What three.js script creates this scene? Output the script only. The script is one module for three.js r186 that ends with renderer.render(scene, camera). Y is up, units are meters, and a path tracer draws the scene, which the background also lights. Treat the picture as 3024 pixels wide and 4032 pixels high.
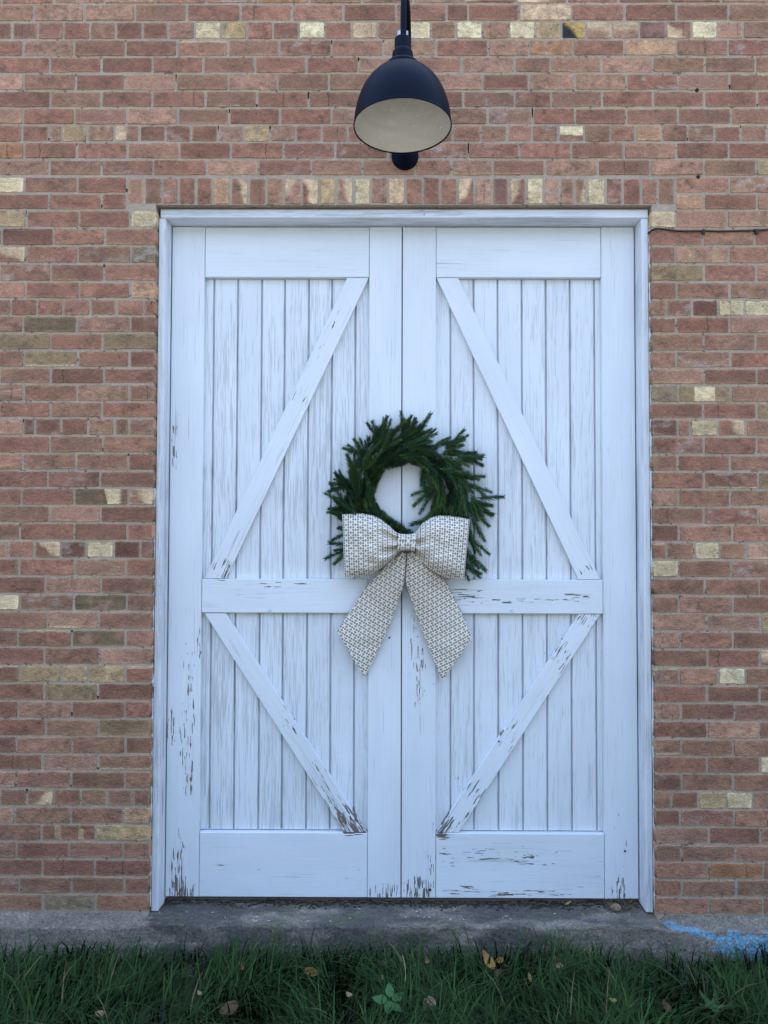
import * as THREE from 'three';
import { mergeGeometries } from 'three/addons/utils/BufferGeometryUtils.js';

// ---------------------------------------------------------------- camera, sky, sun, exposure
const RAD = Math.PI / 180;
const scene = new THREE.Scene();
const camera = new THREE.PerspectiveCamera(67.32, 768 / 1024, 0.05, 400);
camera.position.set(-0.0564, 1.57, 2.97);
camera.rotation.order = 'YXZ';
camera.rotation.set(1.72 * RAD, 0.31 * RAD, 0.15 * RAD);

const SUN = new THREE.Vector3(0.3, 1.36, -1).normalize();      // the sun stands behind the building: the whole front lies in its shade
{
  const W = 512, H = 256, px = new Float32Array(W * H * 4), d = new THREE.Vector3();
  for (let j = 0; j < H; j++) for (let i = 0; i < W; i++) {
    const el = ((j + 0.5) / H - 0.5) * Math.PI, az = ((i + 0.5) / W - 0.5) * 2 * Math.PI;
    d.set(Math.cos(el) * Math.cos(az), Math.sin(el), Math.cos(el) * Math.sin(az));
    const h = Math.max(0, d.y), k = Math.pow(1 - h, 3.0), g = Math.pow(Math.max(0, d.dot(SUN)), 12) * 0.5;
    const o = (j * W + i) * 4;
    px[o] = 0.33 + 0.36 * k + g; px[o + 1] = 0.48 + 0.34 * k + g * 0.96; px[o + 2] = 0.78 + 0.18 * k + g * 0.88; px[o + 3] = 1;
  }
  const sky = new THREE.DataTexture(px, W, H, THREE.RGBAFormat, THREE.FloatType);
  sky.mapping = THREE.EquirectangularReflectionMapping; sky.magFilter = THREE.LinearFilter; sky.needsUpdate = true;
  scene.background = sky; scene.environment = sky;
}
const sun = new THREE.DirectionalLight(new THREE.Color(1, 0.95, 0.87), 2.1);
sun.position.copy(SUN).multiplyScalar(20); sun.castShadow = true; sun.shadow.mapSize.set(2048, 2048);
Object.assign(sun.shadow.camera, { left: -12, right: 12, top: 12, bottom: -12, near: 1, far: 60 });
scene.add(sun, sun.target);

const renderer = new THREE.WebGLRenderer({ antialias: true });
renderer.toneMapping = THREE.LinearToneMapping;
renderer.toneMappingExposure = 3.15;
renderer.shadowMap.enabled = true;

// ---------------------------------------------------------------- helpers
function rng(seed) { let s = seed >>> 0; return () => { s = (s + 0x6D2B79F5) >>> 0; let t = s; t = Math.imul(t ^ (t >>> 15), t | 1); t ^= t + Math.imul(t ^ (t >>> 7), t | 61); return ((t ^ (t >>> 14)) >>> 0) / 4294967296; }; }
function hash(x, y) { let h = Math.imul(x | 0, 374761393) + Math.imul(y | 0, 668265263); h = Math.imul(h ^ (h >>> 13), 1274126177); return ((h ^ (h >>> 16)) >>> 0) / 4294967296; }
function vn(x, y) {
  const xi = Math.floor(x), yi = Math.floor(y), fx = x - xi, fy = y - yi, u = fx * fx * (3 - 2 * fx), v = fy * fy * (3 - 2 * fy);
  const a = hash(xi, yi), b = hash(xi + 1, yi), c = hash(xi, yi + 1), e = hash(xi + 1, yi + 1);
  return a + (b - a) * u + (c - a) * v + (a - b - c + e) * u * v;
}
function fbm(x, y, n = 4) { let s = 0, a = 0.5, t = 0; for (let i = 0; i < n; i++) { s += a * vn(x, y); t += a; a *= 0.5; x = x * 2.03 + 17.3; y = y * 2.03 + 5.1; } return s / t; }
const clamp = (x, a = 0, b = 1) => x < a ? a : x > b ? b : x;
const sstep = (a, b, x) => { const t = clamp((x - a) / (b - a)); return t * t * (3 - 2 * t); };
const lerp = (a, b, t) => a + (b - a) * t;
const toS = c => { c = clamp(c); return 255 * (c <= 0.0031308 ? 12.92 * c : 1.055 * Math.pow(c, 1 / 2.4) - 0.055); };
const S_LUT = new Uint8Array(4096).map((_, i) => Math.round(toS(i / 4095)));
const enc = c => S_LUT[Math.round(clamp(c) * 4095)];
const toL = v => { v /= 255; return v <= 0.04045 ? v / 12.92 : Math.pow((v + 0.055) / 1.055, 2.4); };
function texture(data, w, h, colour, repeat) {
  const t = new THREE.DataTexture(data, w, h, THREE.RGBAFormat, THREE.UnsignedByteType);
  t.magFilter = THREE.LinearFilter; t.minFilter = THREE.LinearMipmapLinearFilter; t.generateMipmaps = true; t.anisotropy = 8;
  if (colour) t.colorSpace = THREE.SRGBColorSpace;
  t.wrapS = t.wrapT = repeat ? THREE.RepeatWrapping : THREE.ClampToEdgeWrapping;
  t.needsUpdate = true; return t;
}
// fill(w, h, fn) calls fn(x, y, out) with out = [r, g, b, height] (linear) and returns a colour map and a bump map
function paintMaps(w, h, fn, repeat = false) {
  const a = new Uint8Array(w * h * 4), b = new Uint8Array(w * h * 4), o = [0, 0, 0, 0.5];
  for (let y = 0; y < h; y++) for (let x = 0; x < w; x++) {
    fn(x, y, o); const k = (y * w + x) * 4;
    a[k] = enc(o[0]); a[k + 1] = enc(o[1]); a[k + 2] = enc(o[2]); a[k + 3] = 255;
    b[k] = b[k + 1] = b[k + 2] = Math.round(clamp(o[3]) * 255); b[k + 3] = 255;
  }
  return { map: texture(a, w, h, true, repeat), bumpMap: texture(b, w, h, false, repeat) };
}
const lin = (r, g, b) => new THREE.Color().setRGB(r, g, b);
const mat = (r, g, b, roughness = 0.8, extra = {}) => new THREE.MeshStandardMaterial({ color: lin(r, g, b), roughness, ...extra });
const taken = {};
function numbered(n) { const k = taken[n] = (taken[n] ?? -1) + 1; return k ? `${n}_${String(k).padStart(3, '0')}` : n; }
function mesh(name, geometry, material, parent) {
  const m = new THREE.Mesh(geometry, material); m.name = parent ? name : numbered(name); m.castShadow = m.receiveShadow = true;
  (parent ?? scene).add(m); return m;
}
function thing(name, label, category, [x, y, z] = [0, 0, 0], group) {
  const g = new THREE.Group(); g.name = numbered(name); g.position.set(x, y, z); g.userData = { label, category };
  if (group) g.userData.group = group; scene.add(g); return g;
}
function partGroup(name, parent, label) { const g = new THREE.Group(); g.name = name; if (label) g.userData.label = label; parent.add(g); return g; }
// box with planar uv in metres (front view)
function uvWorld(g, ox = 0, oy = 0, sx = 1, sy = 1) {
  const p = g.attributes.position, n = g.attributes.normal, uv = new Float32Array(p.count * 2);
  for (let i = 0; i < p.count; i++) {
    const ax = Math.abs(n.getX(i)), ay = Math.abs(n.getY(i)), az = Math.abs(n.getZ(i));
    let u = p.getX(i), v = p.getY(i);
    if (ax > az && ax > ay) u = p.getZ(i) + p.getX(i); else if (ay > az && ay > ax) v = p.getZ(i) + p.getY(i);
    uv[i * 2] = (u - ox) * sx; uv[i * 2 + 1] = (v - oy) * sy;
  }
  g.setAttribute('uv', new THREE.BufferAttribute(uv, 2)); return g;
}
function uvFront(g, ox, oy, sx, sy) {
  const p = g.attributes.position, uv = new Float32Array(p.count * 2);
  for (let i = 0; i < p.count; i++) { uv[i * 2] = (p.getX(i) - ox) * sx; uv[i * 2 + 1] = (p.getY(i) - oy) * sy; }
  g.setAttribute('uv', new THREE.BufferAttribute(uv, 2)); return g;
}
function box(x0, x1, y0, y1, z0, z1) { const g = new THREE.BoxGeometry(x1 - x0, y1 - y0, z1 - z0); g.translate((x0 + x1) / 2, (y0 + y1) / 2, (z0 + z1) / 2); return g; }
// a board: a polygon in the wall plane with eased edges, front face at z1
function board(pts, z0, z1, ease = 0.0025) {
  const c = [0, 0]; pts.forEach(p => { c[0] += p[0] / pts.length; c[1] += p[1] / pts.length; });
  const s = new THREE.Shape();
  const n = pts.length, q = pts.map((p, i) => {                         // inset by the bevel so that the outline keeps its size
    const a = pts[(i + n - 1) % n], b = pts[(i + 1) % n];
    const e1 = [p[0] - a[0], p[1] - a[1]], e2 = [b[0] - p[0], b[1] - p[1]];
    const l1 = Math.hypot(...e1), l2 = Math.hypot(...e2), n1 = [-e1[1] / l1, e1[0] / l1], n2 = [-e2[1] / l2, e2[0] / l2];
    const k = 1 + n1[0] * n2[0] + n1[1] * n2[1];
    return [p[0] + ease * (n1[0] + n2[0]) / k, p[1] + ease * (n1[1] + n2[1]) / k];
  });
  q.forEach((p, i) => i ? s.lineTo(p[0], p[1]) : s.moveTo(p[0], p[1])); s.closePath();
  const g = new THREE.ExtrudeGeometry(s, { depth: z1 - z0 - 2 * ease, bevelEnabled: true, bevelThickness: ease, bevelSize: ease, bevelSegments: 1, steps: 1 });
  g.translate(0, 0, z0 + ease); return g;
}
const rect = (x0, x1, y0, y1) => [[x0, y0], [x1, y0], [x1, y1], [x0, y1]];
// a surface from a grid function f(u, v) -> [x, y, z, s, t]
function grid(nu, nv, f, closeU = false) {
  const pos = [], uv = [], idx = [];
  for (let j = 0; j <= nv; j++) for (let i = 0; i <= nu; i++) { const p = f(i / nu, j / nv); pos.push(p[0], p[1], p[2]); uv.push(p[3] ?? i / nu, p[4] ?? j / nv); }
  for (let j = 0; j < nv; j++) for (let i = 0; i < nu; i++) { const a = j * (nu + 1) + i, b = a + 1, c = a + nu + 1, d = c + 1; idx.push(a, b, d, a, d, c); }
  const g = new THREE.BufferGeometry();
  g.setAttribute('position', new THREE.Float32BufferAttribute(pos, 3)); g.setAttribute('uv', new THREE.Float32BufferAttribute(uv, 2)); g.setIndex(idx); g.computeVertexNormals();
  return g;
}
function curve1(knots) {                                                // smooth 1-D curve through [t, value] knots
  return t => {
    const n = knots.length; if (t <= knots[0][0]) return knots[0][1]; if (t >= knots[n - 1][0]) return knots[n - 1][1];
    let i = 0; while (t > knots[i + 1][0]) i++;
    const p = k => knots[clamp(k, 0, n - 1)], [t0, v0] = p(i), [t1, v1] = p(i + 1), h = t1 - t0, s = (t - t0) / h;
    const m0 = (v1 - p(i - 1)[1]) / ((t1 - p(i - 1)[0]) || 1) * h, m1 = (p(i + 2)[1] - v0) / ((p(i + 2)[0] - t0) || 1) * h;
    const s2 = s * s, s3 = s2 * s; return (2 * s3 - 3 * s2 + 1) * v0 + (s3 - 2 * s2 + s) * m0 + (3 * s2 - 2 * s3) * v1 + (s3 - s2) * m1;
  };
}

// ---------------------------------------------------------------- ground
{
  const m = paintMaps(512, 512, (x, y, o) => {
    const n = fbm(x / 30, y / 30, 5), k = fbm(x / 6 + 40, y / 6, 3);
    o[0] = 0.030 + 0.03 * n * k; o[1] = 0.034 + 0.03 * n * k; o[2] = 0.018 + 0.015 * k; o[3] = n;
  }, true);
  const g = new THREE.PlaneGeometry(160, 160); g.rotateX(-Math.PI / 2); uvFront(g, 0, 0, 1, 1);
  const p = g.attributes.position, uv = g.attributes.uv; for (let i = 0; i < p.count; i++) uv.setXY(i, p.getX(i) / 0.8, p.getZ(i) / 0.8);
  const o = mesh('ground', g, new THREE.MeshStandardMaterial({ ...m, bumpScale: 0.01, roughness: 1 })); o.userData.kind = 'structure';
  o.userData.label = 'dark soil ground under the grass';
  const md = paintMaps(256, 256, (x, y, c) => { const n = fbm(x / 3, y / 3, 4), v = hash(x, y) * 0.12; c[0] = 0.36 + 0.24 * n + v; c[1] = 0.33 + 0.22 * n + v; c[2] = 0.28 + 0.18 * n + v * 0.9; c[3] = n; }, true);
  const gd = box(-30, 30, -0.05, 0.02, 3.05, 16); uvWorld(gd, 0, 0, 1, 1);
  const dp = gd.attributes.position, du = gd.attributes.uv; for (let i = 0; i < dp.count; i++) du.setXY(i, dp.getX(i), dp.getZ(i));
  const d = mesh('gravel_drive', gd, new THREE.MeshStandardMaterial({ ...md, bumpScale: 0.01, roughness: 1 })); d.userData.kind = 'structure'; d.userData.label = 'pale gravel drive in the sun beyond the lawn';
}

{ // trees across the drive: they take the low sky away from the wall
  const gs = [], r = rng(5);
  for (let i = 0; i < 30; i++) {
    const g = new THREE.IcosahedronGeometry(1, 5), p = g.attributes.position, R0 = 3.2 + 1.6 * r(), cx = -32 + 64 * (i + r()) / 30, cz = 18 + 4 * r(), v = new THREE.Vector3();
    for (let k = 0; k < p.count; k++) { v.fromBufferAttribute(p, k); const n = 0.75 + 0.5 * fbm(v.x * 2.5 + i * 7 + v.z * 1.7, v.y * 2.5 - v.z, 4); p.setXYZ(k, cx + v.x * R0 * n, 2.8 + v.y * R0 * n * 1.05, cz + v.z * R0 * n); }
    g.computeVertexNormals(); g.deleteAttribute('uv'); gs.push(g);
  }
  const m = mesh('tree_line', mergeGeometries(gs), mat(0.045, 0.07, 0.028, 0.95)); m.userData = { kind: 'stuff', label: 'mass of trees across the gravel drive', category: 'trees' };
}

// ---------------------------------------------------------------- the building: brick wall
const building = thing('brick_building', 'red brick building front with white double barn doors', 'building');
const OPEN_L = -0.967, OPEN_R = 0.967, WALL_TOP = 4.10, WALL_X = 4.5;
const ROWY = [3.665, 3.594, 3.522, 3.453, 3.386, 3.316, 3.248, 3.18, 3.111, 3.043, 2.976, 2.907, 2.841, 2.77, 2.7, 2.629, 2.558, 2.489, 2.423, 2.356, 2.287, 2.22, 2.155, 2.086, 2.022, 1.954, 1.885, 1.818, 1.75, 1.682, 1.614, 1.546, 1.478, 1.408, 1.34, 1.273, 1.204, 1.136, 1.067, 0.999, 0.93, 0.863, 0.795, 0.728, 0.663, 0.596, 0.528, 0.461, 0.396, 0.33, 0.264, 0.199, 0.132];
const HEADER_ROWS = new Set([1, 7, 17, 24, 31, 38, 45]);
const TOP_JOINTS = [
  [-1.464, -1.262, -1.062, -0.856, -0.645, -0.442, -0.238, -0.031, 0.17, 0.255, 0.455, 0.662, 0.871, 1.073, 1.279],
  [-1.445, -1.343, -1.239, -1.137, -1.031, -0.928, -0.825, -0.719, -0.618, -0.516, -0.414, -0.309, -0.204, -0.103, -0.003, 0.107, 0.206, 0.31, 0.416, 0.518, 0.621, 0.718, 0.822, 0.926, 1.031, 1.133, 1.234, 1.335],
  [-1.502, -1.3, -1.097, -0.894, -0.692, -0.49, -0.285, -0.08, 0.128, 0.334, 0.494, 0.666, 0.868, 1.074, 1.275],
  [-1.395, -1.192, -0.989, -0.79, -0.586, -0.382, -0.177, 0.028, 0.228, 0.437, 0.576, 0.778, 0.979, 1.182, 1.381],
  [-1.497, -1.291, -1.098, -0.896, -0.69, -0.495, -0.293, -0.086, 0.105, 0.311, 0.493, 0.674, 0.875, 1.078, 1.28],
  [-1.392, -1.19, -0.988, -0.78, -0.577, -0.374, -0.169, 0.035, 0.234, 0.437, 0.579, 0.78, 0.978, 1.179, 1.386],
  [-1.498, -1.294, -1.09, -0.888, -0.685, -0.486, -0.282, -0.077, 0.127, 0.33, 0.506, 0.673, 0.874, 1.077, 1.284],
  [-1.394, -1.345, -1.243, -1.137, -1.038, -0.936, -0.834, -0.729, -0.627, -0.523, -0.424, -0.321, -0.219, -0.116, -0.014, 0.091, 0.194, 0.302, 0.406, 0.505, 0.607, 0.708, 0.812, 0.909, 1.014, 1.113, 1.217, 1.321],
  [-1.492, -1.284, -1.083, -0.88, -0.677, -0.472, -0.268, -0.06, 0.053, 0.254, 0.454, 0.657, 0.863, 1.067, 1.273],
  [-1.39, -1.186, -0.982, -0.773, -0.569, -0.363, -0.162, 0.047, 0.189, 0.349, 0.555, 0.762, 0.966, 1.175, 1.379]];
const LINTEL = [-1.084, -1.016, -0.948, -0.882, -0.814, -0.747, -0.678, -0.606, -0.537, -0.469, -0.399, -0.33, -0.263, -0.194, -0.128, -0.06, 0.008, 0.076, 0.145, 0.212, 0.279, 0.347, 0.415, 0.481, 0.549, 0.613, 0.669, 0.719, 0.792, 0.858, 0.93, 0.994, 1.063];
const LEFT_SPECIAL = { 10: [-1.487, -1.279], 11: [-1.39, -1.184], 17: [-1.431, -1.328, -1.222, -1.118], 24: [-1.477, -1.432, -1.328, -1.224, -1.122, -1.065], 31: [-1.425, -1.323, -1.223, -1.118], 38: [-1.474, -1.315, -1.212, -1.066], 45: [-1.439, -1.335, -1.232, -1.132], 50: [-1.463, -1.263, -1.059] };
const RIGHT_SPECIAL = { 10: [1.274], 11: [1.174, 1.381], 17: [1.124, 1.225, 1.328], 24: [1.065, 1.114, 1.22, 1.326], 31: [1.124, 1.222, 1.324], 38: [1.062, 1.211, 1.315], 45: [1.131, 1.235, 1.338] };
const R = rng(77);
const jit = a => (R() - 0.5) * 2 * a;
const bricks = [];                                                     // { x0, x1, y0, y1, row, kind, end }
{
  const GAP = 0.0083;
  const addRow = (row, yTop, yBot, from, to, joints, step, kind) => {
    const js = joints.slice();
    while (js.length && js[0] - step > from + 0.03) js.unshift(js[0] - step + jit(0.004));
    while (js.length && js[js.length - 1] + step < to - 0.03) js.push(js[js.length - 1] + step + jit(0.004));
    const e = [from, ...js.filter(v => v > from + 0.02 && v < to - 0.02), to];
    for (let i = 0; i + 1 < e.length; i++) {
      const g0 = i ? GAP / 2 : (from === OPEN_R ? 0 : GAP / 2), g1 = i + 2 < e.length ? GAP / 2 : (to === OPEN_L ? 0 : GAP / 2);
      const gy = GAP + jit(0.0012);
      bricks.push({ x0: e[i] + g0 + jit(0.0012), x1: e[i + 1] - g1 + jit(0.0012), y0: yBot + gy / 2 + jit(0.001), y1: yTop - gy / 2 + jit(0.001), row, kind: HEADER_ROWS.has(row) ? 'header_brick' : kind, end: (to === OPEN_L && i + 2 === e.length) || (from === OPEN_R && i === 0) });
    }
  };
  for (let r = -1, y = ROWY[0]; y < WALL_TOP - 0.03; r--, y += 0.0685) addRow(r, y + 0.0685, y, -WALL_X, WALL_X, [r % 2 ? -1.384 : -1.49], 0.2045, 'brick');
  for (let r = 0; r < 52; r++) {
    const step = HEADER_ROWS.has(r) ? 0.1035 : 0.2055;
    if (r < 10) { addRow(r, ROWY[r], ROWY[r + 1], -WALL_X, WALL_X, TOP_JOINTS[r], step, 'brick'); continue; }
    const odd = r % 2, l = LEFT_SPECIAL[r] ?? (odd ? [-1.376 + jit(0.006), -1.169 + jit(0.006)] : [-1.479 + jit(0.006), -1.271 + jit(0.005), -1.067 + jit(0.004)]);
    const q = RIGHT_SPECIAL[r] ?? (odd ? [1.166 + jit(0.005), 1.37 + jit(0.005)] : [1.064 + jit(0.004), 1.268 + jit(0.005)]);
    addRow(r, ROWY[r], ROWY[r + 1], -WALL_X, r < 12 ? -1.084 : OPEN_L, l, step, 'brick');
    addRow(r, ROWY[r], ROWY[r + 1], r < 12 ? 1.063 : OPEN_R, WALL_X, q, step, 'brick');
  }
  for (let i = 0; i + 1 < LINTEL.length; i++) {
    const inner = LINTEL[i] > -0.96 && LINTEL[i + 1] < 0.96;
    bricks.push({ x0: LINTEL[i] + 0.0052 + jit(0.001), x1: LINTEL[i + 1] - 0.0052 + jit(0.001), y0: 2.8665 + jit(0.002), y1: 2.966 + jit(0.002), row: 100 + i, kind: 'lintel_brick', end: inner });
  }
}
const TYPES = {
  cream: [[1, -0.77], [1, 0.05], [6, -1.54], [12, -1.02], [12, 1.02], [17, 1.28], [17, 1.38], [24, 1.17], [28, -1.52], [28, -1.01], [31, -1.17], [31, 1.17], [40, 1.01], [42, -1.52], [45, 1.29], [48, -1.51], [48, 1.01], [113, 0], [123, 0], [127, 0]],
  amber: [[1, -0.67], [40, -1.01], [47, -1.07]], pale: [[1, -0.36], [1, 0.26], [1, 0.47], [1, 1.18], [38, 1.26]], pinkcream: [[1, -0.15], [4, -1.54], [0, 0.56], [115, 0]],
  tan: [[1, 0.57], [7, -1.29], [7, -0.58], [12, -1.54], [18, -1.02], [36, 1.01], [38, -1.4], [38, -1.27], [38, -1.14], [45, 1.19], [46, 1.01], [50, 1.01], [111, 0]],
  burnt: [[1, 0.67]], flash: [[1, 0.77], [1, 0.87], [1, 1.08], [8, -1.54], [7, -1.09], [14, -1.53], [20, 1.02], [24, 1.27], [26, -1.02], [26, 1.01], [28, 1.01], [31, -1.37], [45, -1.39], [106, 0], [109, 0], [110, 0], [112, 0], [119, 0], [122, 0], [126, 0]],
  purple: [[1, 0.98], [121, 0]], pink: [[1, 1.28], [31, 1.37], [120, 0], [124, 0]], halfcream: [[7, 0.66]], peach: [[7, 0.96], [2, 0.97], [16, -1.02], [11, 1.12], [36, -1.51], [105, 0]],
  orange: [[2, 0.58], [49, 1.26]], grey: [[14, -1.02], [22, 1.02], [51, -1.27]], bars: [[14, 1.17], [47, -1.27]], olive: [[15, 1.06], [19, -1.48], [19, -1.08], [20, -1.38], [34, -1.01], [39, -1.27], [41, -1.07]],
  darkred: [[17, 1.18], [31, -1.27], [31, -1.04]], darkolive: [[18, -1.38], [34, -1.17], [36, -1.17], [50, -1.01]], barcream: [[22, 1.17]], patch: [[28, -1.17]],
};
for (const [type, list] of Object.entries(TYPES)) for (const [row, x] of list) {
  const b = bricks.find(b => b.row === row && (row >= 100 || (b.x0 <= x && b.x1 >= x))); if (b) b.type = type;
}
// which bricks the photograph shows whole or mostly: those are parts of their own
for (const b of bricks) {
  const cx = (b.x0 + b.x1) / 2, cyy = (b.y0 + b.y1) / 2, k = (cyy - 0.13) / 3.55;
  const L = lerp(-1.533, -1.596, k), Q = lerp(1.389, 1.432, k);
  const vis = Math.max(0, Math.min(b.x1, Q) - Math.max(b.x0, L)), vy = Math.max(0, Math.min(b.y1, 3.68) - b.y0);
  b.shown = b.row > -2 ? vis * vy : 0;
}
for (const kind of ['brick', 'header_brick', 'lintel_brick']) {
  const list = bricks.filter(b => b.kind === kind && b.shown > 0.0004).sort((a, b) => b.shown - a.shown);
  list.slice(0, 300).forEach(b => { b.own = true; });
}
// one cell of the colour atlas per brick
const ACOLS = 16, AROWS = 42, CW = 128, CH = 48;
const GAIN = [0.82, 0.94, 1.30];
const ph = (r, g, b) => { const y = 0.3 * r + 0.6 * g + 0.1 * b, k = 0.80; return [toL(lerp(y, r, k)) / GAIN[0], toL(lerp(y, g, k)) / GAIN[1], toL(lerp(y, b, k)) / GAIN[2]]; };
const REDS = [ph(140, 104, 92), ph(138, 100, 90), ph(152, 109, 100), ph(146, 102, 92), ph(140, 95, 86), ph(152, 115, 104), ph(142, 102, 92), ph(130, 90, 82), ph(160, 121, 112), ph(145, 108, 97), ph(146, 99, 92), ph(134, 93, 84)];
const COL = { cream: ph(196, 181, 158), pale: ph(208, 197, 176), amber: ph(168, 142, 112), pinkcream: ph(196, 168, 150), tan: ph(168, 144, 118), peach: ph(176, 138, 118), pink: ph(168, 130, 122), purple: ph(128, 92, 94), orange: ph(158, 108, 82), grey: ph(128, 114, 102), olive: ph(134, 113, 92), darkred: ph(116, 76, 68), darkolive: ph(108, 92, 76), burnt: ph(180, 150, 90) };
const mixc = (a, b, t) => [lerp(a[0], b[0], t), lerp(a[1], b[1], t), lerp(a[2], b[2], t)];
let cell = 0;
for (const b of bricks) b.cell = b.own ? cell++ : -1;
const usedCells = cell;
for (const b of bricks) if (b.cell < 0) b.cell = Math.floor(R() * usedCells);
const brickMaps = (() => {
  const W = ACOLS * CW, H = AROWS * CH, recipe = [];
  for (const b of bricks) if (b.own) {
    const r = rng(1000 + b.cell * 31), lum = 0.91 + 0.19 * r(), base = REDS[Math.floor(r() * REDS.length)].map(v => v * lum);
    recipe[b.cell] = { t: b.type ?? 'red', base, wide: b.x1 - b.x0, tall: b.y1 - b.y0, sx: r() * 900, sy: r() * 900, ang: r() * 6.28, off: (r() - 0.5) * 0.3, rim: r() < 0.5 ? 0.25 + 0.4 * r() : 0.10, core: r() < 0.6 ? 0.35 + 0.4 * r() : 0.12, bloom: r() < 0.2 ? r() * 0.45 : 0, edge: r() < 0.025 ? 1 : 0, olive: r() < 0.10 ? r() * 0.4 : 0, crack: r() < 0.07 ? 0.2 + 0.6 * r() : -1, scratch: r() < 0.15 ? r() : -1 };
  }
  return paintMaps(W, H, (px, py, o) => {
    const c = Math.floor(px / CW) + Math.floor(py / CH) * ACOLS, q = recipe[c];
    if (!q) { o[0] = 0.3; o[1] = 0.15; o[2] = 0.1; o[3] = 0.5; return; }
    const u = (px % CW + 0.5) / CW, v = (py % CH + 0.5) / CH, X = u * q.wide, Y = v * q.tall, nx = X + q.sx, ny = Y + q.sy;
    const big = fbm(nx * 16, ny * 22, 3), mid = fbm(nx * 55 + 9, ny * 80, 3), fine = fbm(nx * 260, ny * 420, 2), wire = vn(nx * 90, ny * 900);
    const d = Math.min(X, q.wide - X, Y, q.tall - Y) + (mid - 0.5) * 0.012;
    let col = q.base;
    const cr = mixc(COL.cream, COL.pinkcream, 0.6);
    const lineD = Math.cos(q.ang) * (u - 0.5) * 1.2 + Math.sin(q.ang) * (v - 0.5) + q.off + (big - 0.5) * 0.5;
    switch (q.t) {
      case 'red': break;
      case 'flash': col = mixc(q.base, cr, sstep(-0.16, 0.14, lineD) * 0.8); break;
      case 'halfcream': col = mixc(q.base, COL.pale, sstep(0.36, 0.42, v + (mid - 0.5) * 0.15)); break;
      case 'bars': col = mixc(q.base, COL.tan, Math.max(sstep(0.07, 0.055, Math.abs(u - 0.31 + (mid - 0.5) * 0.02)), sstep(0.06, 0.045, Math.abs(u - 0.73))) * 0.9); break;
      case 'barcream': col = mixc(COL.olive, COL.cream, sstep(0.2, 0.18, Math.abs(u - 0.5 + (mid - 0.5) * 0.04))); break;
      case 'patch': col = mixc(mixc(q.base, COL.darkolive, sstep(0.45, 0.55, big)), COL.cream, sstep(0.58, 0.6, u + (v - 0.5) * 0.08) * sstep(0.9, 0.8, u)); break;
      case 'burnt': col = mixc(COL.burnt, [0.02, 0.018, 0.015], sstep(0.05, -0.25, u - 0.55 + (v - 0.4) * 0.5 + (big - 0.5) * 0.4)); break;
      case 'amber': col = mixc(COL.tan, COL.amber, sstep(0.35, 0.6, big + (u - 0.5) * 0.5)); break;
      default: col = COL[q.t] ?? q.base; if (hash(c, 7) < 0.6) col = mixc(col, q.base, 0.45 * sstep(0.5, 0.8, big));
    }
    let m = 1 + (big - 0.5) * 0.6 + (mid - 0.5) * 0.95 + (fine - 0.5) * 0.7 + (wire - 0.5) * 0.16;
    col = mixc(col, [col[0] * 0.60, col[1] * 0.57, col[2] * 0.58], q.core * sstep(0.006, 0.016, d) * sstep(0.3, 0.6, mid));
    col = mixc(col, COL.tan, q.rim * sstep(0.010, 0.001, d));
    col = mixc(col, COL.olive, q.olive * sstep(0.4, 0.75, vn(nx * 9 + 50, ny * 14)));
    col = mixc(col, [0.42, 0.36, 0.32], q.bloom * sstep(0.5, 0.8, fbm(nx * 30 + 77, ny * 60, 3)));
    if (q.edge) col = mixc(col, COL.cream, sstep(0.012, 0.006, (q.ang > 3 ? Y : q.tall - Y) + (mid - 0.5) * 0.016) * 0.6);
    let h = 0.55 + (mid - 0.5) * 0.35 + (fine - 0.5) * 0.4 + (wire - 0.5) * 0.12;
    const sp = hash(px * 3 + 1, py * 7 + 5);
    if (sp > 0.994) { m *= 1.35; } else if (sp < 0.008) { m *= 0.6; h -= 0.3; }
    if (q.crack > 0) { const k = sstep(0.010, 0.003, Math.abs(u - q.crack + (vn(ny * 200, c) - 0.5) * 0.04)); m *= 1 - 0.6 * k; h -= 0.5 * k; }
    if (q.scratch > 0) { const k = sstep(0.012, 0.003, Math.abs((v - 0.5) * 0.3 + (u - q.scratch) * (q.ang > 3 ? 1 : -0.6))) * sstep(0.5, 0.6, vn(nx * 40, 3)); col = mixc(col, COL.tan, 0.45 * k); }
    o[0] = col[0] * m; o[1] = col[1] * m; o[2] = col[2] * m; o[3] = h;
  });
})();
const brickMat = new THREE.MeshStandardMaterial({ ...brickMaps, bumpScale: 0.005, roughness: 0.92 });
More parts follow.
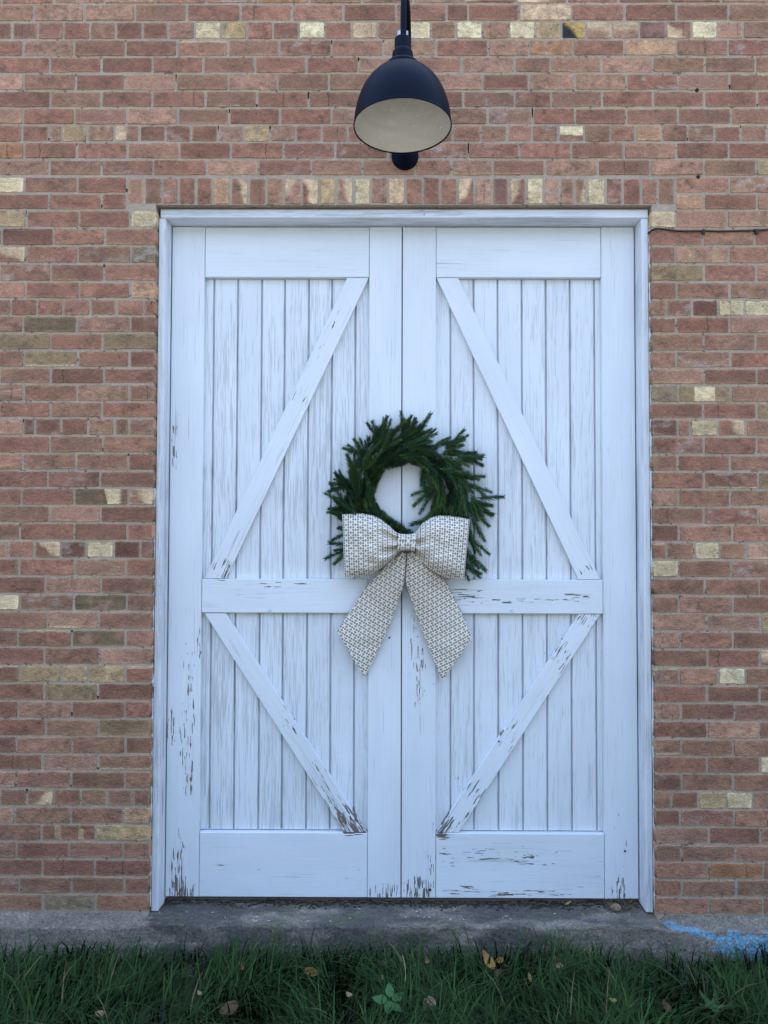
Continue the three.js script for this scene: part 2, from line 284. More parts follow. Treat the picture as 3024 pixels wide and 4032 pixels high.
// one brick: front face, eased arris, sides running back into the mortar
function brickGeo(b, simple) {
  const w = b.x1 - b.x0, h = b.y1 - b.y0, cx = (b.x0 + b.x1) / 2, cy = (b.y0 + b.y1) / 2, c = simple ? 0.002 : 0.0010 + R() * 0.0028;
  const hw = w / 2, hh = h / 2, k = 0.0011, out = [];
  const cc = () => c * (0.5 + R() * (R() < 0.10 ? 5 : 1));
  for (const [sx, sy] of [[-1, -1], [1, -1], [1, 1], [-1, 1]]) {
    const a = cc(), e = cc(), first = [sx * hw, sy * (hh - e)], second = [sx * (hw - a), sy * hh];
    const pair = sx * sy > 0 ? [second, first] : [first, second];
    if (sx === -1 && sy === -1) out.push(first, second); else if (sx === 1 && sy === -1) out.push(second, first); else if (sx === 1) out.push(first, second); else out.push(second, first);
  }
  const along = (sy, f) => [w * (f + jit(0.06)), sy * hh + jit(b.own ? 0.0021 : 0.001)];
  out.splice(2, 0, along(-1, -0.25), along(-1, 0.02), along(-1, 0.25)); out.splice(9, 0, along(1, 0.25), along(1, -0.02), along(1, -0.25));
  const n = out.length, z = jit(0.0014), tx = jit(0.004), ty = jit(0.008), back = b.end ? -0.055 : -0.013;
  const pos = [], nor = [], uv = [], idx = [];
  const col = b.cell % ACOLS, row = Math.floor(b.cell / ACOLS);
  const put = (x, y, zz, nx, ny, nz) => {
    pos.push(cx + x, cy + y, zz); const l = Math.hypot(nx, ny, nz) || 1; nor.push(nx / l, ny / l, nz / l);
    uv.push((col + 0.03 + 0.94 * clamp(x / w + 0.5)) / ACOLS, (row + 0.05 + 0.9 * clamp(y / h + 0.5)) / AROWS);
  };
  const zf = (x, y) => z + x * tx * 0.1 + y * ty, es = 0.0018;
  put(0, 0, zf(0, 0) + 0.0002, 0, 0, 1);
  const inn = out.map(([x, y]) => [x * (1 - es / hw), y * (1 - es / hh)]);
  inn.forEach(([x, y]) => put(x, y, zf(x, y), -tx * 0.1, -ty, 1));
  for (let i = 0; i < n; i++) idx.push(0, 1 + i, 1 + (i + 1) % n);
  const o1 = pos.length / 3, side = ([x, y]) => [Math.abs(x) > hw * 0.96 ? Math.sign(x) : 0, Math.abs(y) > hh * 0.9 ? Math.sign(y) : 0];
  inn.forEach(([x, y], i) => { const [nx, ny] = side(out[i]); put(x, y, zf(x, y), nx, ny, 0.9); });
  out.forEach(p => { const [nx, ny] = side(p); put(p[0], p[1], -0.006, nx, ny, 0.3); });
  if (b.end) out.forEach(p => { const [nx, ny] = side(p); put(p[0], p[1], back, nx, ny, 0); });
  for (let q = 0; q < (b.end ? 2 : 1); q++) for (let i = 0; i < n; i++) { const a = o1 + q * n + i, e = o1 + q * n + (i + 1) % n; idx.push(a, a + n, e + n, a, e + n, e); }
  const g = new THREE.BufferGeometry();
  g.setAttribute('position', new THREE.Float32BufferAttribute(pos, 3)); g.setAttribute('normal', new THREE.Float32BufferAttribute(nor, 3));
  g.setAttribute('uv', new THREE.Float32BufferAttribute(uv, 2)); g.setIndex(idx); return g;
}
// mortar body of the wall (its face shows in the joints)
const mortarMaps = paintMaps(1024, 1024, (x, y, o) => {
  const X = x / 1024, Y = y / 1024, w = (f, s) => { const a = fbm(X * f + s, Y * f, 4), t = sstep(0.85, 1, X), t2 = sstep(0.85, 1, Y); return lerp(lerp(a, fbm((X - 1) * f + s, Y * f, 4), t), lerp(fbm(X * f + s, (Y - 1) * f, 4), fbm((X - 1) * f + s, (Y - 1) * f, 4), t), t2); };
  const n = w(12, 3), m = w(120, 50), s = hash(x, y), pit = sstep(0.30, 0.22, w(60, 90));
  const k = 0.80 + 0.34 * n + 0.34 * (m - 0.5) + 0.16 * (s - 0.5) - 0.55 * pit;
  o[0] = 0.385 * k; o[1] = 0.298 * k; o[2] = 0.225 * k; o[3] = 0.5 + (m - 0.5) * 0.8 + (s - 0.5) * 0.15 - pit * 0.4;
}, true);
const mortarMat = new THREE.MeshStandardMaterial({ ...mortarMaps, bumpScale: 0.004, roughness: 0.95 });
const wallShape = new THREE.Shape();
[[-WALL_X, 0.09], [-0.9705, 0.09], [-0.9705, 2.8625], [0.9705, 2.8625], [0.9705, 0.09], [WALL_X, 0.09], [WALL_X, WALL_TOP], [-WALL_X, WALL_TOP]].forEach((p, i) => i ? wallShape.lineTo(...p) : wallShape.moveTo(...p));
{ // places where mortar has fallen out of an upright joint
  const r = rng(909), list = bricks.filter(b => b.own && b.kind !== 'lintel_brick' && !b.end && Math.abs(b.x1) < 1.5 && (b.x1 < -1.02 || b.x0 > 1.0 || b.y0 > 3.0));
  for (let i = 0; i < 44; i++) {
    const b = list[Math.floor(r() * list.length)]; if (b.gone) continue; b.gone = true;
    const h = 0.008 + 0.022 * r() * r() + (r() < 0.15 ? 0.02 : 0), y1 = r() < 0.7 ? b.y1 + 0.002 : b.y0 + h, x = b.x1 + 0.0042, w = 0.0028 + 0.0022 * r();
    const p = new THREE.Path(); p.moveTo(x - w, y1); p.lineTo(x - w * 0.7, y1 - h); p.lineTo(x + w * 0.5, y1 - h * 0.9); p.lineTo(x + w, y1 - 0.001); p.closePath(); wallShape.holes.push(p);
  }
}
const wallGeo = uvWorld(new THREE.ExtrudeGeometry(wallShape, { depth: 0.30, bevelEnabled: false }).translate(0, 0, -0.303));
const wall = mesh('brick_wall', wallGeo, mortarMat, building);
wall.userData.label = 'pinkish red brickwork in grey mortar with scattered cream bricks';
{
  const rest = [];
  for (const b of bricks) { if (b.own) { const m = mesh(b.kind, brickGeo(b), brickMat, wall); if (['cream', 'pale'].includes(b.type)) m.userData.label = 'cream coloured brick'; } else rest.push(brickGeo(b, true)); }
  const m = mesh('brickwork', mergeGeometries(rest), brickMat, wall); m.userData.kind = 'stuff';
}
// the rest of the building, closed behind the front
{
  const m = mat(0.3, 0.16, 0.12, 0.95);
  mesh('side_wall', box(-WALL_X, -WALL_X + 0.3, 0, WALL_TOP, -6, -0.306), m, building); mesh('side_wall', box(WALL_X - 0.3, WALL_X, 0, WALL_TOP, -6, -0.306), m, building);
  mesh('rear_wall', box(-WALL_X, WALL_X, 0, WALL_TOP, -6.3, -6.002), m, building);
  mesh('roof', box(-WALL_X - 0.08, WALL_X + 0.08, WALL_TOP + 0.003, WALL_TOP + 0.14, -6.38, 0.06), mat(0.12, 0.12, 0.12, 0.9), building);
}
{
  const m = mat(0.012, 0.011, 0.010, 1);
  for (const [x, y] of [[1.152, 2.972], [1.151, 3.318], [1.143, 2.747]]) { const g = new THREE.CylinderGeometry(0.0075, 0.0075, 0.006, 10); g.rotateX(Math.PI / 2); g.translate(x, y, -0.0035); mesh('wall_plug', g, m, wall); }
}

// ---------------------------------------------------------------- concrete plinth and door sill
{
  const U0 = -2, V = 0.42;
  const maps = paintMaps(2048, 256, (px, py, o) => {
    const x = U0 + px / 2048 * 4, v = py / 256 * V, top = v < 0.2;              // v: 0 at the back of the ledge, 0.2 at the arris, then down the face
    const n = fbm(x * 7 + 3, v * 14, 5), m = fbm(x * 45, v * 60 + 9, 4), s = hash(px, py), ag = vn(x * 190 + 7, v * 190);
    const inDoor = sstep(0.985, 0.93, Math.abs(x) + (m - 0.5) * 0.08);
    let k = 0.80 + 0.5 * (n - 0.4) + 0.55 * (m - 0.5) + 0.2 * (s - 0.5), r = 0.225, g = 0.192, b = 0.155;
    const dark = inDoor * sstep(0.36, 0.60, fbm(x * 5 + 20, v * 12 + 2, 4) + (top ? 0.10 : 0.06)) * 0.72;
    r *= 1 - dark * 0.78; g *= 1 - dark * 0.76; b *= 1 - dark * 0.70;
    const grit = vn(x * 320 + 3, v * 320 + 8); if (ag > 0.80) k *= 1.45; if (ag < 0.16) k *= 0.55; k *= 0.72 + 0.56 * grit;
    const board = sstep(0.006, 0.002, Math.abs(v - 0.262 + (m - 0.5) * 0.008)); k *= 1 + 0.35 * board * sstep(0.4, 0.6, vn(x * 9, 1));
    const soil = sstep(0.285, 0.34, v + (n - 0.5) * 0.10 + (m - 0.5) * 0.04); r = lerp(r, 0.07, soil * 0.7); g = lerp(g, 0.065, soil * 0.7); b = lerp(b, 0.05, soil * 0.7);
    const moss = sstep(0.60, 0.72, fbm(x * 11 + 70, v * 20, 4)) * inDoor; r = lerp(r, 0.10, moss * 0.5); g = lerp(g, 0.11, moss * 0.5); b = lerp(b, 0.06, moss * 0.5);
    // old blue paint spilled over the ledge on the right
    const nb = (fbm(x * 34, v * 34, 4) - 0.5) * 0.055, blob = 0.030 - Math.hypot(x - 1.0, (v - 0.165) * 0.9), run = 0.016 - Math.abs(v - 0.178 - (x - 1.0) * 0.26) - (x > 1.24 || x < 0.985 ? 1 : 0), wide = 0.052 - Math.abs(v - 0.250) - Math.max(0, 1.22 - x) * 0.6;
    let bl = x > 0.95 ? sstep(-0.004, 0.012, Math.max(blob, run, wide) + nb) : 0;
    bl *= 0.35 + 0.65 * sstep(0.34, 0.52, fbm(x * 70 + 31, v * 70, 3) + 0.08);
    r = lerp(r, 0.17, bl * 0.85); g = lerp(g, 0.36, bl * 0.85); b = lerp(b, 0.50, bl * 0.85);
    o[0] = r * k; o[1] = g * k; o[2] = b * k; o[3] = 0.5 + (m - 0.5) * 0.7 + (ag - 0.5) * 0.35 + (s - 0.5) * 0.1;
  }, true);
  const N = 1000, prof = [];
  const g = grid(N, 22, (u, t) => {
    const x = -WALL_X + u * WALL_X * 2, door = sstep(1.0, 0.955, Math.abs(x)), step = 1 - door;
    const e = (fbm(x * 9 + 3, 1.5, 4) - 0.5), edgeZ = 0.070 + e * 0.012 - 0.006 * door, edgeY = lerp(0.106, 0.116, door) + (fbm(x * 14, 9.2, 3) - 0.5) * 0.010;
    const backZ = lerp(-0.012, -0.24, door), backY = lerp(0.1325, 0.113, door), r = 0.007 + 0.007 * vn(x * 20, 4);
    let y, z, v;
    if (t < 0.55) { const k = t / 0.55; z = lerp(backZ, edgeZ - r, k); y = lerp(backY, edgeY, k); v = 0.2 - (edgeZ - z); y += (fbm(x * 40, z * 40 + 3, 3) - 0.5) * 0.006 * sstep(0, 0.1, k); }
    else if (t < 0.75) { const a = (t - 0.55) / 0.2 * Math.PI / 2; z = edgeZ - r + r * Math.sin(a); y = edgeY - r + r * Math.cos(a); v = 0.2 - r + a * r; y += (fbm(x * 70, a * 2, 3) - 0.5) * 0.008; z += (fbm(x * 70 + 9, a * 2, 3) - 0.5) * 0.008; }
    else { const k = (t - 0.75) / 0.25; y = lerp(edgeY - r, -0.12, k); z = edgeZ + (fbm(x * 25, y * 60, 3) - 0.5) * 0.007 + 0.004 * sstep(0.05, 0.045, y); v = 0.2 + r * 0.6 + (edgeY - r - y); }
    return [x, y, z, (x - U0) / 4, v / V];
  });
  // order of the corners so that faces look outward
  const ix = g.index.array; for (let i = 0; i < ix.length; i += 3) { const a = ix[i + 1]; ix[i + 1] = ix[i + 2]; ix[i + 2] = a; } g.computeVertexNormals();
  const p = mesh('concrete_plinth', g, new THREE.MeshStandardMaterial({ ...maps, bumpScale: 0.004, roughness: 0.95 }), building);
  p.userData.label = 'weathered concrete plinth and sill with a splash of blue paint';
}

// ---------------------------------------------------------------- white paint
const PAINT = [0.725, 0.755, 0.795], GREYW = [0.36, 0.38, 0.39], WOOD = [0.135, 0.122, 0.108], WOODR = [0.17, 0.13, 0.10];
// g: metres along the grain, c: across; worn 0..1 fine weathering, bare 0..1 flaking
function paintAt(g, c, seed, worn, bare, o, P = PAINT) {
  const s1 = vn(g * 11 + seed, c * 330 + seed), s2 = vn(g * 34 + seed * 2, c * 700), s3 = vn(g * 5 + seed, c * 110 + 9), patch = fbm(g * 5 + seed, c * 26 + seed * 3, 3);
  const streak = s1 * 0.5 + s2 * 0.3 + s3 * 0.2;
  const thin = sstep(0.74 - worn * 0.42, 0.96 - worn * 0.30, streak + (patch - 0.5) * 0.3) * (0.22 + 0.42 * worn);
  const fl = vn(g * 20 + seed * 1.7, c * 240 + seed) * 0.6 + vn(g * 60, c * 480 + seed) * 0.4;
  const off = bare > 0.02 ? sstep(0.99 - bare * 0.50, 1.02 - bare * 0.50, fl + (patch - 0.5) * 0.3) : 0;
  const tone = 0.985 + (fbm(g * 3 + seed, c * 9, 3) - 0.5) * 0.14 + (vn(g * 6, c * 420 + seed) - 0.5) * 0.05 - 0.30 * sstep(0.90, 0.96, vn(g * 4 + seed, c * 520)) * sstep(0.45, 0.65, patch);
  for (let i = 0; i < 3; i++) o[i] = lerp(lerp(P[i] * tone, GREYW[i], thin), lerp(WOOD[i], WOODR[i], patch > 0.62 ? 0.8 : 0) * (0.7 + 0.6 * s1), off);
  o[3] = 0.85 - thin * 0.22 - off * 0.5 + (s1 - 0.5) * 0.10;
}
const DOOR_Y0 = 0.139, DOOR_Y1 = 2.818, SEAM = -0.002;
function leafLayout(side) {                                             // boards of one door leaf in metres; side -1 left, +1 right
  const L = side < 0, B = [];
  const add = (name, pts, z1, axis, worn) => B.push({ name, pts, z1, axis, worn, seed: B.length * 13.7 + (L ? 3 : 211) });
  const s0 = L ? [-0.9355, -0.8025] : [0.1345, SEAM + 0.002];
  if (L) { add('stile', rect(-0.9345, -0.8025, DOOR_Y0, DOOR_Y1), -0.110, 'v', 0.16); add('stile', rect(-0.1345, SEAM - 0.0022, DOOR_Y0, DOOR_Y1), -0.110, 'v', 0.08); }
  else { add('stile', rect(0.8025, 0.9345, DOOR_Y0, DOOR_Y1), -0.110, 'v', 0.14); add('stile', rect(SEAM + 0.0022, 0.1345, DOOR_Y0, DOOR_Y1), -0.1105, 'v', 0.12); }
  const a = L ? -0.8005 : 0.1362, b = L ? -0.1362 : 0.8005;
  add('rail', rect(a, b, 2.613, DOOR_Y1 - 0.001), -0.1112, 'h', 0.10);
  add('rail', rect(a, b, 1.2585, 1.393), -0.1094, 'h', L ? 0.20 : 0.24);
  add('rail', rect(a, b, DOOR_Y0, 0.3905), -0.1108, 'h', L ? 0.10 : 0.26);
  const X = v => L ? -v : v, sp = p => L ? p.map(([x, y]) => [-x, y]).reverse() : p;
  // braces (given for the right leaf, mirrored for the left)
  add('brace', sp([[0.705, 1.3945], [0.7925, 1.3945], [0.2245, 2.6115], [0.137, 2.6115]]), -0.1135, 'b1', L ? 0.22 : 0.12);
  add('brace', sp([[0.138, 0.392], [0.2265, 0.392], [0.7925, 1.257], [0.706, 1.257]]), -0.1135, 'b2', 0.26);
  const gr = L ? [-0.8035, -0.768, -0.6705, -0.5725, -0.479, -0.3815, -0.2865, -0.191, -0.1335] : [0.1335, 0.195, 0.289, 0.3865, 0.4845, 0.582, 0.680, 0.779, 0.8035];
  for (let i = 0; i + 1 < gr.length; i++) add('plank', rect(gr[i] + (i ? 0.0036 : 0), gr[i + 1] - (i + 2 < gr.length ? 0.0036 : 0), 0.3945, 2.6115), -0.1325 - hash(i, side + 5) * 0.0012, 'v', (L ? 0.58 : 0.42) + 0.22 * hash(i * 7, side + 9));
  return B;
}
const SPOTS = {                                                         // flaked places: x, y, half width, half height, strength
  '-1': [[-0.857, 0.80, 0.036, 0.36, 0.62], [-0.885, 0.27, 0.035, 0.16, 0.62], [-0.868, 0.16, 0.055, 0.07, 1.0], [-0.92, 0.80, 0.018, 0.09, 0.75], [-0.915, 1.97, 0.014, 0.16, 0.62], [-0.815, 1.1, 0.014, 0.1, 0.5], [-0.20, 0.43, 0.075, 0.08, 0.85], [-0.30, 0.58, 0.07, 0.15, 0.55], [-0.45, 0.83, 0.05, 0.12, 0.42], [-0.72, 1.43, 0.05, 0.06, 0.7], [-0.735, 1.24, 0.05, 0.03, 0.55], [-0.42, 2.13, 0.04, 0.04, 0.3], [-0.30, 2.35, 0.05, 0.16, 0.22], [-0.5, 1.37, 0.2, 0.02, 0.5], [-0.07, 0.165, 0.07, 0.035, 0.75], [-0.19, 0.2, 0.07, 0.05, 0.35], [-0.62, 0.26, 0.14, 0.02, 0.42]],
  '1': [[0.052, 1.06, 0.045, 0.19, 0.66], [0.07, 0.175, 0.07, 0.055, 0.95], [0.10, 0.26, 0.03, 0.10, 0.55], [0.26, 1.335, 0.07, 0.035, 0.8], [0.50, 1.308, 0.26, 0.012, 0.72], [0.70, 1.33, 0.07, 0.014, 0.75], [0.17, 0.42, 0.05, 0.06, 0.98], [0.26, 0.52, 0.085, 0.13, 0.62], [0.42, 0.78, 0.05, 0.12, 0.42], [0.62, 1.10, 0.05, 0.10, 0.5], [0.74, 1.23, 0.05, 0.05, 0.45], [0.45, 0.30, 0.30, 0.05, 0.5], [0.24, 0.165, 0.09, 0.025, 0.95], [0.5, 0.155, 0.25, 0.016, 0.8], [0.72, 0.2, 0.1, 0.05, 0.35], [0.86, 0.17, 0.03, 0.06, 0.75], [0.745, 1.42, 0.05, 0.04, 0.5], [0.86, 0.38, 0.04, 0.2, 0.25], [0.2, 0.3, 0.06, 0.07, 0.45]],
};
function inPoly(p, x, y) { let c = false; for (let i = 0, j = p.length - 1; i < p.length; j = i++) if ((p[i][1] > y) !== (p[j][1] > y) && x < (p[j][0] - p[i][0]) * (y - p[i][1]) / (p[j][1] - p[i][1]) + p[i][0]) c = !c; return c; }
function buildLeaf(side) {
  const B = leafLayout(side), x0 = side < 0 ? -0.94 : -0.004, Wd = 0.944, y0 = 0.135, Hd = 2.69, TW = 1024, TH = 2048, spots = SPOTS[side];
  const order = B.filter(b => b.name !== 'plank').reverse().concat(B.filter(b => b.name === 'plank'));
  const maps = paintMaps(TW, TH, (px, py, o) => {
    const x = x0 + (px + 0.5) / TW * Wd, y = y0 + (py + 0.5) / TH * Hd;
    let b = order.find(b => inPoly(b.pts, x, y));
    if (!b) b = order.find(b => inPoly(b.pts, x + 0.004, y) || inPoly(b.pts, x - 0.004, y) || inPoly(b.pts, x, y + 0.004)) ?? order[0];
    let g = y, c = x;
    if (b.axis === 'h') { g = x; c = y; }
    else if (b.axis[0] === 'b') { const p = b.pts, q = side > 0 ? [p[3][0] - p[0][0], p[3][1] - p[0][1]] : [p[3][0] - p[0][0], p[3][1] - p[0][1]], l = Math.hypot(...q); const d = Math.abs(q[1]) > Math.abs(q[0]) || true ? q : q; g = (x * d[0] + y * d[1]) / l; c = (x * d[1] - y * d[0]) / l; }
    let bare = 0; for (const [sx, sy, rx, ry, k] of spots) { const e = ((x - sx) / rx) ** 2 + ((y - sy) / ry) ** 2; if (e < 1.6) bare = Math.max(bare, k * (1 - sstep(0.25, 1.6, e))); }
    if (b.name === 'plank') { bare *= 0.25; const w = fbm(x * 3 + 4, y * 2.2 + side * 9, 3); const knot = fbm(x * 6 + b.seed, y * 3, 2); paintAt(g + 0.0, c + 0.014 * knot, b.seed, clamp(b.worn + (w - 0.5) * 0.6), bare, o); }
    else paintAt(g, c, b.seed, b.worn + bare * 0.35, bare, o);
    const sp = hash(px, py * 3); if (sp > 0.9995 || (sp > 0.9965 && vn(x * 5 + 3, y * 5) > 0.72) || (y > 2.68 && sp > 0.9985 && vn(x * 9, y * 9) > 0.5)) { o[0] *= 0.55; o[1] *= 0.53; o[2] *= 0.5; }
  });
  const m = new THREE.MeshStandardMaterial({ ...maps, bumpScale: 0.0011, roughness: 0.62 });
  const leaf = partGroup('barn_door', building, side < 0 ? 'white painted barn door leaf with badly flaked outer stile' : 'white painted barn door leaf with streaked bottom rail');
  for (const b of B) {
    const gm = board(b.pts, b.name === 'plank' ? -0.1478 : b.name === 'brace' ? -0.1322 : -0.164, b.z1, b.name === 'plank' ? 0.0022 : 0.0018);
    uvFront(gm, x0, y0, 1 / Wd, 1 / Hd); mesh(b.name, gm, m, leaf);
  }
  const back = board(rect(side < 0 ? -0.81 : 0.128, side < 0 ? -0.128 : 0.81, 0.385, 2.62), -0.160, -0.1480, 0.001); uvFront(back, x0, y0, 1 / Wd, 1 / Hd);
  mesh('panel_backing', back, m, leaf);
  const nm = mat(0.05, 0.045, 0.042, 0.6, { metalness: 0.4 }), pm = mat(0.55, 0.62, 0.72, 0.6);
  for (const [x, y, r, dark] of (side < 0 ? [[-0.050, 1.161, 0.0042, 1], [-0.528, 1.268, 0.008, 0]] : [[0.437, 1.270, 0.008, 0], [0.386, 0.752, 0.004, 1], [0.112, 0.170, 0.0065, 1], [0.126, 0.979, 0.006, 0], [0.882, 0.325, 0.005, 1]])) {
    const zz = y > 1.2 ? -0.1094 : (x > 0.2 && x < 0.7) ? -0.1135 : -0.1102, n = new THREE.CylinderGeometry(r * 0.85, r, 0.003, 14); n.rotateX(Math.PI / 2); n.translate(x, y, zz + 0.0006); mesh('nail', n, dark ? nm : pm, leaf);
  }
}
buildLeaf(-1); buildLeaf(1);

// ---------------------------------------------------------------- door frame
{
  const maps = paintMaps(256, 2048, (px, py, o) => {
    const c = px / 256 * 0.35, g = py / 2048 * 2.8, z = fbm(g * 4 + 9, c * 12, 3);
    paintAt(g, c, 555, clamp(0.62 + (z - 0.5) * 1.6), clamp((z - 0.52) * 1.3) * 0.55, o, [0.70, 0.725, 0.765]);
    const w = fbm(g * 30, c * 120, 3); const k = sstep(0.45, 0.7, w) * 0.25 * sstep(0.35, 0.6, z); for (let i = 0; i < 3; i++) o[i] = lerp(o[i], GREYW[i] * 1.35, k);
  }, true);
  const fm = new THREE.MeshStandardMaterial({ ...maps, bumpScale: 0.0014, roughness: 0.7 });
  const frame = partGroup('door_frame', building, 'weathered white timber door frame set into the brick opening');
  const uvF = (g, along) => { const p = g.attributes.position, uv = g.attributes.uv ?? new THREE.BufferAttribute(new Float32Array(p.count * 2), 2); for (let i = 0; i < p.count; i++) { const x = p.getX(i), y = p.getY(i), z = p.getZ(i); if (along === 'v') uv.setXY(i, (x + z + 3) / 0.35, y / 2.8); else uv.setXY(i, (y + z) / 0.35, (x + 1.1) / 2.8); } g.setAttribute('uv', uv); return g; };
  mesh('jamb', uvF(board(rect(-0.9660, -0.9395, 0.119, 2.8205), -0.20, -0.030, 0.003), 'v'), fm, frame);
  mesh('jamb', uvF(board(rect(0.9395, 0.9660, 0.124, 2.8205), -0.20, -0.031, 0.003), 'v'), fm, frame);
  mesh('head', uvF(board(rect(-0.9600, 0.9662, 2.8218, 2.857), -0.20, -0.0285, 0.003), 'h'), fm, frame);
  mesh('door_stop', uvF(board(rect(-0.9393, -0.9362, 0.121, 2.8200), -0.105, -0.074, 0.001), 'v'), fm, frame);
  mesh('threshold', board(rect(-0.9385, 0.9385, 0.106, 0.1375), -0.195, -0.142, 0.002), mat(0.20, 0.165, 0.13, 0.95), frame);
  // lumpy white filler between frame and bricks
  const cm = mat(0.62, 0.64, 0.66, 0.8);
  for (const [side, ya, yb, amp] of [[1, 0.14, 2.80, 1], [-1, 0.14, 1.75, 0.8]]) {
    const g = grid(10, 420, (u, v) => {
      const a = u * Math.PI * 2, y = lerp(ya, yb, v), lump = fbm(y * 26 + side * 7, 2, 4), big = sstep(0.55, 0.8, vn(y * 5 + side * 3, 8)) * 0.5 + 0.5;
      const r = (0.0012 + 0.0085 * Math.pow(lump, 2.2) * big) * amp + 0.0022 * vn(y * 160, a * 1.5);
      return [side * (0.9698 + 0.002 * (vn(y * 12, 5) - 0.5)) + Math.cos(a) * r, y, -0.029 + Math.sin(a) * r * 1.3 + r * 0.4];
    });
    mesh('filler_bead', g, cm, frame);
  }
}

// ---------------------------------------------------------------- lamp
{
  const navy = new THREE.MeshPhysicalMaterial({ color: lin(0.003, 0.0055, 0.015), roughness: 0.48, specularIntensity: 0.14 }), t = thing('wall_lamp', 'navy black gooseneck barn lamp above the white doors', 'lamp', [0.006, 3.057, 0]);
  const plateProf = [[0.0, 0.062], [0.014, 0.061], [0.022, 0.054], [0.026, 0.042], [0.036, 0.036], [0.040, 0.026], [0.046, 0.019], [0.0495, 0.010], [0.050, -0.003]].map(p => new THREE.Vector2(...p));
  const pg = new THREE.LatheGeometry(plateProf, 40); pg.rotateX(Math.PI / 2); pg.scale(1.06, 1.12, 1); pg.translate(0, -0.004, 0); mesh('wall_plate', pg, navy, t);
  const lx = -0.020, lz = 0.58, hang = new THREE.Vector3(lx, 2.859 - 3.057, lz);
  const path = new THREE.CatmullRomCurve3([[0, 0, 0.05], [0.0, 0.012, 0.10], [0.006, 0.09, 0.19], [0.006, 0.20, 0.29], [0.001, 0.268, 0.40], [-0.006, 0.285, 0.475], [-0.013, 0.262, 0.545], [-0.017, 0.20, 0.577], [-0.018, 0.07, 0.5815]].map(p => new THREE.Vector3(...p)), false, 'catmullrom', 0.5);
  mesh('gooseneck_arm', new THREE.TubeGeometry(path, 90, 0.0098, 14), navy, t);
  const head = new THREE.Group(); head.position.copy(hang); head.rotation.x = -2.5 * RAD; head.name = 'lamp_head'; t.add(head);
  const prof = [], inn = [], Rr = 0.1535, Hh = 0.188;
  for (let i = 0; i <= 26; i++) { const a = i / 26 * 1.30, r = Rr * Math.pow(Math.cos(a), 0.86), y = Hh * Math.pow(Math.sin(a) / Math.sin(1.30), 1.04); prof.push(new THREE.Vector2(Math.max(r, 0.047), y)); inn.push(new THREE.Vector2(Math.max(r - 0.0022, 0.03), y * 0.985 + 0.0005)); }
  const outer = [new THREE.Vector2(Rr - 0.0022, -0.0008), new THREE.Vector2(Rr - 0.0005, -0.0035), new THREE.Vector2(Rr + 0.0016, -0.0025), new THREE.Vector2(Rr + 0.002, 0.0005), ...prof,
    ...[[0.0535, 0.189], [0.0540, 0.195], [0.051, 0.203], [0.042, 0.209], [0.0345, 0.211], [0.0335, 0.214], [0.0335, 0.236], [0.0325, 0.243], [0.0285, 0.248], [0.0262, 0.250], [0.0258, 0.254], [0.0258, 0.286], [0.0245, 0.290], [0.011, 0.2915]].map(p => new THREE.Vector2(...p))];
  const shade = mesh('shade', new THREE.LatheGeometry(outer, 72), navy, head);
  const im = paintMaps(256, 256, (x, y, o) => { const n = fbm(x / 20, y / 20, 4), d = sstep(0.60, 0.72, fbm(x / 7 + 9, y / 9, 4)) * sstep(90, 10, y), w = sstep(0.76, 0.80, fbm(x / 5 + 60, y / 6, 3)); const k = 0.9 + 0.2 * (n - 0.5) - d * 0.45 + w * 0.25; o[0] = 0.72 * k; o[1] = 0.665 * k; o[2] = 0.565 * k; o[3] = n; });
  mesh('shade_lining', new THREE.LatheGeometry([...inn, new THREE.Vector2(0.001, Hh * 0.985 + 0.002)].reverse(), 72), new THREE.MeshStandardMaterial({ ...im, bumpScale: 0.0006, roughness: 0.55 }), head);
  const nut = new THREE.CylinderGeometry(0.0205, 0.0205, 0.017, 6); nut.translate(0, 0.301, 0); mesh('lock_nut', nut, mat(0.42, 0.44, 0.46, 0.45, { metalness: 0.7 }), head);
}

// ---------------------------------------------------------------- cable on the wall
{
  const pts = [[0.958, 2.752, -0.012], [0.968, 2.760, 0.002], [0.985, 2.766, 0.004], [1.005, 2.765, 0.004], [1.045, 2.759, 0.004], [1.095, 2.7555, 0.004], [1.168, 2.757, 0.005], [1.23, 2.7555, 0.004], [1.296, 2.757, 0.004], [1.375, 2.759, 0.005], [1.43, 2.763, 0.004], [1.7, 2.762, 0.004], [2.1, 2.758, 0.004], [2.6, 2.762, 0.004]].map(p => new THREE.Vector3(...p));
  const t = thing('cable', 'thin black cable clipped along the mortar joint from the door frame', 'cable', [0, 0, 0]);
  mesh('wire', new THREE.TubeGeometry(new THREE.CatmullRomCurve3(pts), 160, 0.0033, 8), mat(0.012, 0.010, 0.012, 0.6), t);
  for (const x of [1.168, 1.375]) { const g = box(x - 0.005, x + 0.005, 2.744, 2.7625, -0.001, 0.0095); mesh('clip', g, mat(0.035, 0.025, 0.022, 0.8), t); }
}

